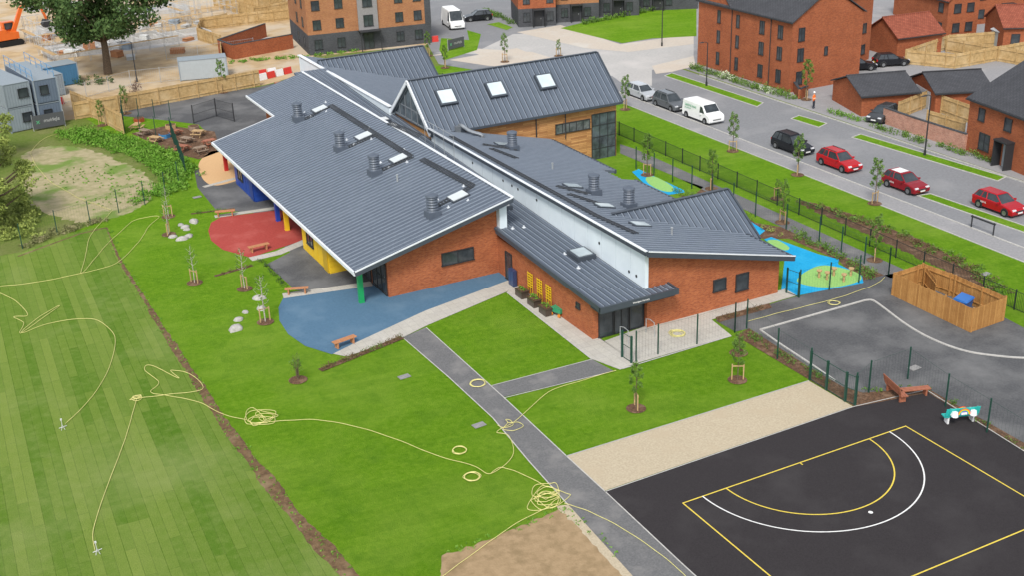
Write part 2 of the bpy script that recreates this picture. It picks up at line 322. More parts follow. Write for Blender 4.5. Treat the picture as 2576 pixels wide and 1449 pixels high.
sheet("fence_side_path",[(1560,362),(1600,375),(2300,690),(2240,700),(1900,540),(1690,440),(1560,385)],ASP,6)
sheet("road",[(41.5,-60),(54.5,-60),(54.5,78),(60,110),(60,140),(52,175),(38,175),(38,120),(31,98),(36,86),(41.5,80)],ROAD,3,px=False)
sheet("footway",[(40.0,-60),(42.2,-60),(42.2,84),(40.0,84)],PAV,4,px=False)
sheet("buff_plaza",[(1080,140),(1190,130),(1310,185),(1400,200),(1540,205),(1470,170),(1340,130),(1180,120)],PEACH,5)
sheet("plaza_paving",[(1090,132),(1200,128),(1290,85),(1420,80),(1580,115),(1745,85),(1745,150),(1700,160),(1640,175),(1640,215),(1560,205),(1540,190),(1400,165),(1330,140)],PLZ,4)
sheet("buff_plaza",[(1300,80),(1410,62),(1560,110),(1745,85),(1745,110),(1580,130),(1470,120)],PEACH,6)
sheet("buff_plaza",[(1130,150),(1300,120),(1400,160),(1540,200),(1360,175),(1230,165)],PEACH,6)
sheet("buff_plaza",[(1640,165),(1745,140),(1750,165),(1690,180),(1650,185)],PEACH,6)
sheet("green_lawn",[(1410,70),(1615,18),(1752,12),(1752,90),(1640,96),(1565,108)],GR,7)
sheet("grass_verge",[(1110,95),(1180,100),(1175,75),(1210,85),(1200,125),(1120,150),(1105,125)],GR,7)
sheet("grass_verge",[(1225,60),(1255,55),(1290,68),(1275,75)],GR,8)
sheet("house_forecourt",[(54.5,-40),(90,-40),(160,60),(120,130),(62,132),(55,90)],PAV,2,px=False)
for q in ([(1672,190),(1690,183),(1920,258),(1905,268)],[(1990,298),(2010,290),(2080,310),(2060,320)],[(2143,345),(2165,337),(2530,445),(2510,455)],[(2308,492),(2340,487),(2700,610),(2620,600)]):
    sheet("grass_verge",q,GR,6); ribbon("kerb",q,.12,.06,KERB,closed=True)
ribbon("kerb",[(42.2,-60),(42.2,80)],.14,.07,KERB,px=False); ribbon("kerb",[(54.4,-60),(54.4,74)],.14,.1,KERB,px=False)
ribbon("kerb",[(40.0,-60),(40.0,82)],.1,.05,KERB,px=False)
sheet("hedge_soil",[(2005,502),(2100,524),(2300,596),(2420,656),(2460,704),(2530,748),(2440,712),(2300,645),(2140,570),(2010,513)],MULCH,3,jit=.2)
MANH=mat("manhole_steel",(.28,.27,.26),(.2,.2,.2),6)
for q in ((1017,950),(1205,1072),(2300,928),(496,496),(2480,690)):
    g=G(*q); mb=MB(); mb.box(-.38,.38,-.25,.25,0,.012); mb.box(-.33,.33,-.20,.20,.012,.018); put(mb.mesh("manhole_cover",MANH),"manhole_cover",None,(g.x,g.y,.045),rad(5),"grey rectangular steel inspection cover set in the ground","manhole cover",group="inspection covers")
# ---------------- parts ----------------
WC={}
def window(root,x,y,z,wd,h,face='F',nx=1,nz=1,fm=None,gm=None,name="window"):
    fm=fm or BLACK; gm=gm or GLASS; k=(wd,h,nx,nz,fm.name,gm.name)
    if k not in WC:
        a=MB(); a.box(-wd/2+.03,wd/2-.03,-.02,.03,-h/2+.03,h/2-.03)
        b=MB(); t=.06
        b.box(-wd/2,wd/2,-.07,.03,h/2-t,h/2); b.box(-wd/2-.04,wd/2+.04,-.10,.03,-h/2-.02,-h/2+t-.02)
        b.box(-wd/2,-wd/2+t,-.07,.03,-h/2+t-.02,h/2-t); b.box(wd/2-t,wd/2,-.07,.03,-h/2+t-.02,h/2-t)
        for i in range(1,nx): xx=-wd/2+wd*i/nx; b.box(xx-t/2,xx+t/2,-.062,.03,-h/2+t-.02,h/2-t)
        for i in range(1,nz): zz=-h/2+h*i/nz; b.box(-wd/2+t,wd/2-t,-.055,.03,zz-t/2,zz+t/2)
        WC[k]=(a.mesh("window_glass",gm),b.mesh("window_frame",fm))
    r={'F':0,'L':rad(-90),'R':rad(90),'B':rad(180)}[face]
    o=put(WC[k][0],name,root,(x,y,z),r); f=put(WC[k][1],"frame",o); return o
def seam(root,p0,U,V,poly,sp,t=.12,name="roof",hr=.065,wr=.05,mt=None,rm=None,off=0):
    p0=Vector(p0);U=Vector(U);V=Vector(V);N=U.cross(V).normalized()
    if N.z<0: N=-N
    mb=MB(); pts=[p0+U*a+V*b for a,b in poly]
    mb.ext([p-N*t for p in pts],pts,0)
    v0=min(b for a,b in poly); v1=max(b for a,b in poly); v=v0+sp/2+off
    while v<v1-.15:
        xs=[]
        for i in range(len(poly)):
            (a,b),(c,d)=poly[i],poly[(i+1)%len(poly)]
            if (b-v)*(d-v)<0: xs.append(a+(c-a)*(v-b)/(d-b))
        xs.sort()
        for i in range(0,len(xs)-1,2):
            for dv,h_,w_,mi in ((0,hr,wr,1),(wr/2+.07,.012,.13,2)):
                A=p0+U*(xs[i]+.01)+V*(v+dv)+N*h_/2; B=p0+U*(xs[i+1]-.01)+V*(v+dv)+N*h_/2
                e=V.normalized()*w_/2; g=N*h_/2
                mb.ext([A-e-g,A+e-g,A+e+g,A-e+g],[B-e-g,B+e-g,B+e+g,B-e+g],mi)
        v+=sp
    return put(mb.mesh(name,[mt or ROOF,rm or RIB,ROOFD]),name,root,world=True)
S=T("school_building","long red brick school with grey standing-seam roofs and timber hall","school",(8,50,0))
def wput(mb,name,mats,root=S,label=None): return put(mb.mesh(name,mats),name,root,world=True,label=label)
XL,ZL,XH,ZH=-5.6,3.0,6.7,6.1; kL=(ZH-ZL)/(XH-XL)
zL=lambda x: ZL+(x-XL)*kL
XR0,ZR0,XR1,ZR1=9.55,5.85,21.7,2.9; kR=(ZR1-ZR0)/(XR1-XR0)
zR=lambda x: ZR0+(x-XR0)*kR
def wedge(mb,x0,x1,y0,y1,zf,th,m=0): mb.ext([(x0,y1,0),(x1,y1,0),(x1,y1,zf(x1)-th),(x0,y1,zf(x0)-th)][::-1],[(x0,y0,0),(x1,y0,0),(x1,y0,zf(x1)-th),(x0,y0,zf(x0)-th)][::-1],m)
mb=MB(); wedge(mb,-2.9,6.0,32.4,67.5,zL,.3); wput(mb,"wall",BRK,label="red brick west wing wall")
mb=MB(); wedge(mb,2.2,5.98,67.5,77.6,zL,.3); wput(mb,"wall",BRK)
c_=math.hypot(XH-XL,ZH-ZL); U=Vector((XH-XL,0,ZH-ZL))/c_; f_=lambda x:(x-XL)/(XH-XL)*c_
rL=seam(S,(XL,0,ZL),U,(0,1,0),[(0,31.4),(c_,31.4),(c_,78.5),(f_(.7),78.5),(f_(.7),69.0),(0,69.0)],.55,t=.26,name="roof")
rL['label']="large grey monopitch standing-seam roof of west wing"
mb=MB()
def edge(mb,a,b,w=.16,h=.34,dz=-.12,m=0): a=Vector(a);b=Vector(b); mb.beam(a+Vector((0,0,dz)),b+Vector((0,0,dz)),w,h,m)
edge(mb,(XL-.09,31.3,ZL),(XL-.09,69.1,ZL),.16,.24); edge(mb,(.62,69.2,zL(.7)),(.62,78.6,zL(.7)),.14,.2)
edge(mb,(XL,69.1,ZL),(.7,69.1,zL(.7)),.12,.24); wput(mb,"gutter",TRIM,rL)
mb=MB(); edge(mb,(XL-.1,31.32,ZL),(XH+.1,31.32,ZH),.18,.36); edge(mb,(XH+.1,31.3,ZH),(XH+.1,78.6,ZH),.16,.3,-.1); wput(mb,"fascia",DGREY,rL)
mb=MB(); edge(mb,(XL-.1,31.24,ZL),(XH+.1,31.24,ZH),.06,.1,.08); edge(mb,(XH+.12,31.3,ZH),(XH+.12,78.6,ZH),.24,.05,.08); wput(mb,"verge_trim",TRIM,rL)
mb=MB(); mb.box(6.0,6.6,31.9,32.4,3.3,5.7); mb.box(6.3,6.6,32.4,78,4.2,5.8); wput(mb,"clerestory_wall",LGREY)
def q2(u,v): g=G(u,v); return g.x,g.y
for nm,cc,y0,y1 in (("yellow",(.74,.48,.02),39.0,45.2),("blue",(.012,.055,.30),58.4,64.5)):
    mt=paint(nm+"_cladding",cc,rough=.5); mb=MB(); mb.box(-5.0,-2.9,y0,y1,0,2.75)
    for k in range(6): mb.box(-5.03,-2.9,y0-.03,y0-.005,.1+k*.45,.5+k*.45)
    for k in range(5): mb.box(-5.03,-5.005,y0+.05+k*(y1-y0)/5,y0-.05+(k+1)*(y1-y0)/5,.1,2.6)
    p=wput(mb,"pod",mt,label=nm+" clad store pod under the veranda")
    window(p,-5.05,(y0+y1)/2+1,1.6,1.5,1.3,'L',2,1)
    mb=MB(); mb.box(-5.1,-5.04,y0+.1,y0+1.1,.05,2.2); mb.box(-5.12,-5.1,y0+.2,y0+.26,1,1.15); wput(mb,"door",paint(nm+"_door",tuple(x*.7 for x in cc)),p)
for (u,v,cc) in ((910,762,(.01,.30,.09)),(570,428,(.45,.02,.02)),(723,578,(.75,.50,.02)),(700,555,(.012,.055,.35)),(615,470,(.012,.055,.35))):
    x,y=q2(u,v); mb=MB(); mb.box(x-.17,x+.17,y-.17,y+.17,0,zL(x)-.26); mb.box(x-.19,x+.19,y-.19,y+.19,0,.06); wput(mb,"post",paint("post_paint",cc,rough=.45))
for i in range(11):
    y=33.9+i*3.1
    if 38.5<y<45.5 or 58<y<65: continue
    window(S,-2.95-8,y-50,1.35,2.7,2.4,'L',3,2)
def wy(y,a,b):
    p=P(1,y,*a); q=P(1,y,*b); return (p.x+q.x)/2,(p.z+q.z)/2,abs(q.x-p.x),abs(q.z-p.z)
x,z,ww,hh=wy(32.38,(1095,645),(1206,643)); window(S,x-8,32.36-50,z+.0,2.6,1.0,'F',2,1)
zc=lambda y: 2.95+(y-17.3)*.05
mb=MB(); mb.ext([(6,18.8,0),(10.0,18.8,0),(10.0,86.5,0),(6,86.5,0)],[(6,18.8,zc(18.8)-.3),(10.0,18.8,zc(18.8)-.3),(10.0,86.5,3.6),(6,86.5,3.6)]); wput(mb,"wall",BRK,label="low brick link corridor wall")
nrm=Vector((0,1,.05)).normalized()
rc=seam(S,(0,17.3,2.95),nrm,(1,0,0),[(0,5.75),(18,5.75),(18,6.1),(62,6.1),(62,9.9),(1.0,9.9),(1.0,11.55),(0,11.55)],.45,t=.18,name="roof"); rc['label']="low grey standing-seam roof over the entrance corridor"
mb=MB(); edge(mb,(5.68,17.2,2.95),(5.68,31.9,3.69),.16,.34,-.1); edge(mb,(5.6,17.22,2.95),(11.66,17.22,2.95),.16,.4,-.14); edge(mb,(11.62,17.3,2.95),(11.62,18.4,3.0),.14,.4,-.14); wput(mb,"fascia",DGREY,rc)
mb=MB(); mb.box(5.8,11.5,17.4,18.75,2.42,2.5); wput(mb,"canopy_soffit",DGREY,rc)
def textmesh(txt,size,ext,mt,align='LEFT'):
    fc=bpy.data.curves.new("lettering",'FONT'); fc.body=txt; fc.size=size; fc.extrude=ext; fc.align_x=align
    fo=bpy.data.objects.new("t",fc); scn.collection.objects.link(fo); bpy.context.view_layer.update()
    me=bpy.data.meshes.new_from_object(fo); bpy.data.objects.remove(fo); me.materials.clear(); me.materials.append(mt); return me
sp_=P(1,17.12,1592,779)
o=put(textmesh("Wendgon Nursery",.17,.006,WHT),"sign_lettering",S,(sp_.x,17.125,2.75),world=True); o.rotation_euler=(rad(90),0,0)
for i,x in enumerate((7.0,8.2,9.4)): window(S,x-8,18.77-50,1.2,1.15,2.3,'F',1 if i!=1 else 2,1,name="glazed_door")
window(S,5.97-8,30.6-50,1.15,1.0,2.2,'L',1,1,name="door")
window(S,5.97-8,20.6-50,1.8,.5,.4,'L')
mb=MB(); wedge(mb,10.02,21.1,18.45,52.3,zR,.3); wput(mb,"wall",BRK,label="red brick east wing wall")
mb=MB(); wedge(mb,10.02,21.1,61,86.8,zR,.3); wput(mb,"wall",BRK)
cR=math.hypot(XR1-XR0,ZR1-ZR0); U2=Vector((XR1-XR0,0,ZR1-ZR0))/cR; g_=lambda x:(x-XR0)/(XR1-XR0)*cR
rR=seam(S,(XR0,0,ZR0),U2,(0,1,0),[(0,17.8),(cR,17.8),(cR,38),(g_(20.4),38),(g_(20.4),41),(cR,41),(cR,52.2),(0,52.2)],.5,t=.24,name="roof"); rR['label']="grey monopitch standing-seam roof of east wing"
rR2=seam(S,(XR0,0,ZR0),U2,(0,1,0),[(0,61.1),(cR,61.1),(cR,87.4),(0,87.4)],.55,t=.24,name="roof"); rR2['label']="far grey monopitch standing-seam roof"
mb=MB(); edge(mb,(XR0,17.72,ZR0),(XR1+.1,17.72,ZR1),.16,.36); edge(mb,(XR0-.09,17.7,ZR0),(XR0-.09,52.2,ZR0),.18,.26,-.08); edge(mb,(XR0-.09,61,ZR0),(XR0-.09,87.5,ZR0),.18,.1,-.02); edge(mb,(XR1+.08,17.7,ZR1),(XR1+.08,38,ZR1)); edge(mb,(XR1+.08,41,ZR1),(XR1+.08,52,ZR1)); wput(mb,"fascia",DGREY,rR)
mb=MB(); edge(mb,(XR0-.1,17.75,ZR0),(XR0-.1,52.2,ZR0),.22,.05,.1); edge(mb,(XR0-.1,61,ZR0),(XR0-.1,87.5,ZR0),.4,.1,.1); edge(mb,(XR0,17.62,ZR0),(XR1+.1,17.62,ZR1),.05,.08,.1); wput(mb,"verge_trim",TRIM,rR)
mb=MB(); mb.box(9.72,10.0,18.3,52.3,2.9,5.6); cw=wput(mb,"clerestory_wall",LGREY,label="long pale panelled clerestory wall")
mb=MB(); mb.box(9.35,9.9,61,87.3,3.3,5.78); wput(mb,"clerestory_wall",LGREY,label="far stretch of pale clerestory wall")
mb=MB()
for i in range(18): mb.box(9.705,9.72,20+i*1.85,20.012+i*1.85,3.2,5.5)
wput(mb,"panel_joint",mat("joint_grey",(.45,.50,.54)),cw)
n=12; a=[(-.02,.11*math.cos(2*math.pi*i/n),.11*math.sin(2*math.pi*i/n)) for i in range(n)]; mb=MB(); mb.ext([(0,q[1],q[2]) for q in a],a); vm=mb.mesh("vent",BLACK)
for y,z in [(19.3,3.6),(20.2,3.6),(24,4.4),(33,4.9),(36,4.9),(37,4.9),(38.5,4.9),(44,4.9)]: put(vm,"vent",cw,(9.718,y,z),world=True)
for i in range(8): put(vm,"vent",cw,(9.345,66+i*2.2,5.1),world=True)
for a,b in (((1795,705),(1826,728)),((1852,691),(1882,727))):
    x,z,ww,hh=wy(18.4,a,b); window(S,x-8,18.42-50,z,max(ww,.8),max(hh,.6),'F',1,1)
for i in range(5): window(S,21.13-8,21+i*5.5-50,1.4,2.2,1.6,'R',2,1)
def gable(x0,x1,ym,hw,zr,ze,nm,wall,sp=.5,ins=.3):
    for sg in (-1,1):
        V=Vector((0,sg*hw,ze-zr)); L=V.length; V=V/L
        r=seam(S,(0,ym,zr),V,(1,0,0),[(0,x0),(L,x0),(L,x1),(0,x1)],sp,t=.16,name="roof")
        if sg==-1: r['label']=nm; rr=r
    mb=MB(); edge(mb,(x0,ym,zr),(x1,ym,zr),.3,.06,.06)
    for sg in (-1,1): edge(mb,(x1+.06,ym,zr),(x1+.06,ym+sg*hw,ze),.14,.34,-.08); edge(mb,(x0,ym+sg*(hw+.06),ze),(x1,ym+sg*(hw+.06),ze),.14,.2,-.08)
    wput(mb,"fascia",DGREY,rr)
    mb=MB(); t=.25; k=(zr-ze)/hw; h2=hw-.45
    mb.ext([(x0+ins,ym-h2,0),(x0+ins,ym+h2,0),(x0+ins,ym+h2,zr-k*h2-t),(x0+ins,ym,zr-t),(x0+ins,ym-h2,zr-k*h2-t)][::-1],[(x1-.35,ym-h2,0),(x1-.35,ym+h2,0),(x1-.35,ym+h2,zr-k*h2-t),(x1-.35,ym,zr-t),(x1-.35,ym-h2,zr-k*h2-t)][::-1]); wput(mb,"wall",wall)
    return rr
gable(12.3,22.5,26.5,4.0,5.25,2.6,"small ribbed cross gable roof",BRK,.5)
gable(9.9,22.3,82.5,4.2,6.2,3.2,"far ribbed cross gable roof",BRK,.55)
rh=gable(9.55,29.4,56.6,4.6,9.25,5.35,"tall grey gabled hall roof with rooflights",TIM,.55,.4)
mb=MB()
for sg in (-1,1): edge(mb,(9.5,56.6,9.25),(9.5,56.6+sg*4.6,5.35),.12,.32,-.06)
wput(mb,"verge_trim",TRIM,rh)
HG=mat("hall_gable_glass",(.12,.15,.17),(.05,.06,.07),.9,rough=.1)
mb=MB(); mb.ext([(9.80,52.5,5.3),(9.80,60.7,5.3),(9.80,60.7,5.55),(9.80,56.6,9.0),(9.80,52.5,5.55)],[(9.93,52.5,5.3),(9.93,60.7,5.3),(9.93,60.7,5.55),(9.93,56.6,9.0),(9.93,52.5,5.55)]); gg=wput(mb,"gable_window",HG)
mb=MB()
for y in (53.9,55.25,56.6,57.95,59.3): mb.box(9.72,9.79,y-.05,y+.05,5.5,8.85-abs(y-56.6)*.85)
mb.beam((9.76,53.5,6.6),(9.76,59.7,6.6),.07,.08); mb.beam((9.76,52.6,5.5),(9.76,60.6,5.5),.08,.14); mb.beam((9.75,52.55,5.55),(9.75,56.6,8.9),.08,.18); mb.beam((9.74,60.65,5.55),(9.74,56.6,8.9),.08,.18)
wput(mb,"frame",mat("gable_frame_grey",(.16,.18,.20)),gg)
yW=52.43
x,z,ww,hh=wy(yW,(1488,287),(1548,392)); window(S,x-8,yW-50,z,round(ww,2),round(hh,2),'F',3,4,name="glazed_door",gm=mat("hall_glass",(.10,.13,.14),(.03,.035,.04),.9,rough=.08))
x,z,ww,hh=wy(yW,(1397,316),(1484,318)); window(S,x-8,yW-50,z,round(ww,2),.95,'F',5,1,gm=mat("strip_glass",(.16,.17,.17),(.05,.06,.06),1.5,rough=.1))
window(S,29.08-8,56.6-50,2.6,5,4.6,'R',5,3)
mb=MB(); mb.tube([(20.3,52.35,5.2),(20.3,52.35,3.3)],.06); wput(mb,"drainpipe",BLACK)
mb=MB(); mb.tube([(23.4,52.33,5.2),(23.4,52.33,2.6)],.05); wput(mb,"drainpipe",BLACK)
def plane_pt(u,v,p0,n): return PL(u,v,p0,n)
nH=Vector((0,-3.9,4.6)).normalized()
def roofbox(name,pt,U,V,N,a,b,h,lay,label=None,frame=.14):
    o=MB()
    def bx(mbx,u0,u1,v0,v1,h0,h1):
        pts=[pt+U*x+V*y for x,y in ((u0,v0),(u1,v0),(u1,v1),(u0,v1))]; mbx.ext([p+N*h0 for p in pts],[p+N*h1 for p in pts])
    bx(o,-a/2,a/2,-b/2,b/2,0,h); r=wput(o,name,DGREY,S,label)
    o=MB(); bx(o,-a/2+frame,a/2-frame,-b/2+frame,b/2-frame,h,h+.05); wput(o,"pane",lay,r)
    return r
Uh=Vector((1,0,0)); Vh=Vector((0,4.6,3.9)).normalized()
RGL=mat("rooflight_glass",(.55,.62,.65),(.45,.52,.56),.8,rough=.15)
for u,v in ((1122,246),(1247,227),(1371,207)):
    p=plane_pt(u,v,(0,56.6,9.25),nH); roofbox("rooflight",p,Uh,Vh,nH,1.75,1.7,.3,RGL,frame=.16)
UL=U; NL=Vector((-kL,0,1)).normalized(); VLv=Vector((0,1,0)); WRL=paint("white_rooflight",(.56,.60,.61),0,.4)
for u,v in ((805,275),(915,343),(1003,400),(1153,495)):
    p=plane_pt(u,v,(XL,0,ZL),NL); roofbox("rooflight",p,UL,VLv,NL,1.5,1.3,.12,WRL,frame=.11)
    for du,dv in ((-1.3,-.9),(-1.3,.9),(.2,-1.3),(1.1,1.3)):
        q=p+UL*du+VLv*dv; o=MB(); o.box(q.x-.1,q.x+.1,q.y-.1,q.y+.1,q.z-.04,q.z+.05); o.box(q.x-.04,q.x+.04,q.y-.04,q.y+.04,q.z+.05,q.z+.16); wput(o,"roof_anchor",TRIM)
WLK=mat("walkway_grey",(.045,.050,.058),(.035,.04,.046),4,rough=.7)
def walk(a,b,p0,n):
    A=plane_pt(*a,p0,n);B=plane_pt(*b,p0,n); n=Vector(n).normalized(); d=(B-A).normalized(); L=(B-A).length; s=d.cross(n).normalized()
    o=MB()
    for k in(-.22,.22): o.beam(A+s*k+n*.12,B+s*k+n*.12,.045,.07)
    k=0
    while k<L: o.beam(A+d*k-s*.22+n*.11,A+d*k+s*.22+n*.11,.11,.03); k+=.26
    return wput(o,"roof_walkway",WLK)
pL=(XL,0,ZL)
for a,b in (((832,266),(1035,396)),((1062,402),(1190,470)),((770,300),(826,270)),((880,370),(950,340)),((965,428),(1040,396)),((1100,520),(1190,470)),((980,310),(1060,345))): walk(a,b,pL,NL)
NR=Vector((-kR,0,1)).normalized(); pR=(XR0,0,ZR0)
for a,b in (((1135,345),(1500,545)),((1500,545),(1600,590)),((1235,375),(1300,400)),((1215,365),(1300,378)),((1400,470),(1480,490)),((1430,490),(1540,525))): walk(a,b,pR,NR)
for u,v in ((1520,520),(1265,365),(1440,470),(1610,567)):
    p=plane_pt(u,v,pR,NR); roofbox("rooflight",p,U2,VLv,NR,1.4,1.0,.15,GLASL,frame=.1)
nC=Vector((0,-.05,1)).normalized(); pC=(0,17.3,2.95); WD=paint("white_dome",(.62,.64,.64))
for u,v,s in ((1462,645,1.45),(1290,520,.9),(975,305,1.0),(1000,320,1.0),(1030,333,1.0)):
    p=plane_pt(u,v,pC,nC)
    if s<1.4: p=Vector((8.1,p.y,zc(p.y)))
    roofbox("rooflight",p,Vector((1,0,0)),Vector((0,1,.05)).normalized(),nC,s,s*1.1,.35,GLASL if s>1.4 else WD,frame=.18)
for u,v in ((1290,575),(1318,572),(1420,640),(1455,675),(1215,455),(1100,385)):
    p=plane_pt(u,v,pC,nC); o=MB(); o.box(p.x-.11,p.x+.11,p.y-.11,p.y+.11,p.z-.02,p.z+.06); o.box(p.x-.04,p.x+.04,p.y-.04,p.y+.04,p.z+.06,p.z+.18); wput(o,"roof_anchor",TRIM)
VG=mat("vent_grey",(.095,.115,.148),(.082,.10,.13),3,rough=.5,metal=.1)
def turret(u,v,p0,n,sc=1):
    p=plane_pt(u,v,p0,n); o=MB(); z=p.z-.3; s=.47*sc; R_=.80*sc
    o.box(p.x-s,p.x+s,p.y-s,p.y+s,z,z+.72*sc); o.cyl(p.x,p.y,z+.72*sc,.56*R_,.5*R_,.1,20)
    for k in range(5): o.cyl(p.x,p.y,z+(.8+k*.2)*sc,.44*R_,.44*R_,.2*sc,20); o.cyl(p.x,p.y,z+(.87+k*.2)*sc,.56*R_,.47*R_,.10*sc,20)
    o.cyl(p.x,p.y,z+1.81*sc,.60*R_,.56*R_,.1*sc,20); o.cyl(p.x,p.y,z+1.91*sc,.56*R_,.12*R_,.12*sc,20)
    wput(o,"roof_ventilator",VG,label="round louvred grey roof ventilator")
for u,v in ((751,302),(857,378),(943,438),(1089,543)): turret(u,v,pL,NL,1.04)
for u,v in ((1289,375),(1494,487),(1582,521)): turret(u,v,pR,NR,.98)
for u,v,pp,nn in ((1000,455,pL,NL),(1122,405,pC,nC),(1390,425,pR,NR),(1690,590,pR,NR),(1215,440,pC,nC)):
    p=plane_pt(u,v,pp,nn); o=MB(); o.cyl(p.x,p.y,p.z-.1,.07,.07,.6,8); o.cyl(p.x,p.y,p.z+.5,.1,.1,.06,8); wput(o,"flue_pipe",GALV)
DUC=mat("duct_metal",(.30,.32,.34),(.22,.24,.26),4,rough=.35,metal=.6)
o=MB(); a=plane_pt(1155,332,pR,NR); b=plane_pt(1212,345,pR,NR); o.tube(catm([a+Vector((0,0,.6)),a+Vector((.3,0,.55)),(a+b)/2+Vector((0,0,.35)),b+Vector((0,0,.25)),b+Vector((0,0,-.1))],5),.17,10); o.box(a.x-.35,a.x+.1,a.y-.2,a.y+.2,a.z-.2,a.z+.6); wput(o,"ventilation_duct",DUC)
o=MB()
for y in (46,48,50,52): o.tube([(9.0,y,3.9),(9.0,y,6.9)],.02,5)
for z in (6.3,6.85): o.tube([(9.0,46,z),(9.0,52,z)],.02,5)
wput(o,"guard_rail",GALV)
for u,v in ((1560,858),(1625,838)):
    x,y=q2(u,v); o=MB(); o.tube([(0,0,0),(0,0,1.0),(.1,-.3,1.05),(.1,-.8,1.0),(.1,-.9,0)],.03,6); put(o.mesh("handrail",GALV),"handrail",None,(x,y,.03),0,"short bent steel hoop handrail beside the nursery entrance","handrail",group="entrance handrails")
# ---------------- houses ----------------
def house(name,label,cat,B,A,D,eave,rise,axis,wall,roofm,wins=(),door=None,over=.25,LA=None,LD=None,base=None,group=None):
    B=G(*B);A=G(*A);D=G(*D); ya=(A-B); LA=LA or ya.length; ang=math.atan2(ya.y,ya.x)-math.pi/2
    xd=Vector((math.cos(ang),math.sin(ang),0)); LD=LD or abs((D-B).dot(xd))
    r=T(name,label,cat,(B.x,B.y,0),ang,group); mb=MB()
    if base: mb.box(0,LD,0,LA,0,base[0],1)
    zb=base[0] if base else 0
    if rise<=0: mb.box(0,LD,0,LA,zb,eave)
    elif axis=='y': mb.ext([(0,LA,zb),(LD,LA,zb),(LD,LA,eave),(LD/2,LA,eave+rise),(0,LA,eave)][::-1],[(0,0,zb),(LD,0,zb),(LD,0,eave),(LD/2,0,eave+rise),(0,0,eave)][::-1])
    else: mb.ext([(0,0,zb),(0,LA,zb),(0,LA,eave),(0,LA/2,eave+rise),(0,0,eave)][::-1],[(LD,0,zb),(LD,LA,zb),(LD,LA,eave),(LD,LA/2,eave+rise),(LD,0,eave)][::-1])
    put(mb.mesh("wall",[wall,base[1]] if base else wall),"wall",r)
    mb=MB(); o=over; t=.12
    if rise<=0: mb.box(-.1,LD+.1,-.1,LA+.1,eave,eave+.25)
    else:
        if axis=='y':
            k=rise/(LD/2)
            for a,b in ((-o,LD/2),(LD+o,LD/2)):
                za=eave-k*o+.08; zr=eave+rise+.08
                mb.ext([(a,-o,za),(b,-o,zr),(b,LA+o,zr),(a,LA+o,za)],[(a,-o,za+t),(b,-o,zr+t),(b,LA+o,zr+t),(a,LA+o,za+t)])
        else:
            k=rise/(LA/2)
            for a,b in ((-o,LA/2),(LA+o,LA/2)):
                za=eave-k*o+.08; zr=eave+rise+.08
                mb.ext([(-o,a,za),(-o,b,zr),(LD+o,b,zr),(LD+o,a,za)],[(-o,a,za+t),(-o,b,zr+t),(LD+o,b,zr+t),(LD+o,a,za+t)])
    rf=put(mb.mesh("roof",roofm),"roof",r)
    if rise>0:
        mb=MB(); m2=MB()
        if axis=='y':
            mb.beam((LD/2,-o,eave+rise+.22),(LD/2,LA+o,eave+rise+.22),.22,.1); m2.beam((-o-.06,-o,eave-k*o+.08),(-o-.06,LA+o,eave-k*o+.08),.12,.12)
        else:
            mb.beam((-o,LA/2,eave+rise+.22),(LD+o,LA/2,eave+rise+.22),.22,.1); m2.beam((-o,-o-.06,eave-k*o+.08),(LD+o,-o-.06,eave-k*o+.08),.12,.12)
        put(mb.mesh("ridge",roofm),"ridge",rf); put(m2.mesh("gutter",BLACK),"gutter",rf)
    for w_ in wins:
        f,s,z,ww,hh=w_[:5]; nx=w_[5] if len(w_)>5 else 2
        window(r,s if f=='F' else 0,s if f=='L' else 0,z,ww,hh,f,nx,1)
    if door:
        f,s=door[:2]; dm=door[2] if len(door)>2 else BLACK
        mb=MB(); mb.box(-.5,.5,-.05,.02,0.02,2.1)
        rot=0 if f=='F' else rad(-90); x,y=(s,0) if f=='F' else (0,s)
        d=put(mb.mesh("door",dm),"door",r,(x,y,0),rot)
        mb=MB(); mb.box(.33,.38,-.1,-.05,1,1.2); put(mb.mesh("handle",GALV),"handle",d)
        mb=MB(); mb.box(-.9,.9,-.95,0.02,2.45,2.6); mb.box(-.85,-.78,-.9,0,0,2.45); mb.box(.78,.85,-.9,0,0,2.45); put(mb.mesh("porch",BLACK),"porch",r,(x,y,0),rot)
    return r,LA,LD
def grid(f,ss,zz,ww,hh,nx=1): return [(f,s,z,ww,hh,nx) for s in ss for z in zz]
r,LA,LD=house("apartment_block","three storey red brick apartment block with dark roof","building",(1985,232),(1754,160),(2108,185),7.9,3.2,'y',BRK2,TILE,
  grid('L',[2.0,5.2],[1.5,4.1,6.5],.85,1.5,2)+grid('L',[9.6,13.2],[1.5,4.1,6.5],.6,1.5)+grid('F',[1.3],[1.5,4.1,6.4],.9,1.5,2)+grid('F',[5.0],[4.1],.5,1.0))
y0,y1=LA-6.2,LA; ym=(y0+y1)/2
mb=MB(); mb.ext([(-.03,y0,7.8),(-.03,ym,10.9),(-.03,y1,7.8)],[(4.5,y0,7.8),(4.5,ym,10.9),(4.5,y1,7.8)]); put(mb.mesh("gable_wall",BRK2),"gable_wall",r)
mb=MB()
for a in (y0-.25,y1+.25): mb.ext([(-.2,a,7.75),(-.2,ym,11.1),(5,ym,11.1),(5,a,7.75)],[(-.2,a,7.9),(-.2,ym,11.25),(5,ym,11.25),(5,a,7.9)])
put(mb.mesh("gable_roof",TILE),"gable_roof",r)
for s in (3.6,LA-6.6): mb=MB(); mb.tube([(-.08,s,0),(-.08,s,7.8)],.05,6); put(mb.mesh("drainpipe",BLACK),"drainpipe",r)
house("apartment_block","tall red brick apartment block standing behind","building",(2185,148),(2108,172),(2240,120),8.5,3,'y',BRK2,TILE,grid('L',[1.5],[1.5,4.1],.8,1.2),LA=6,LD=9)
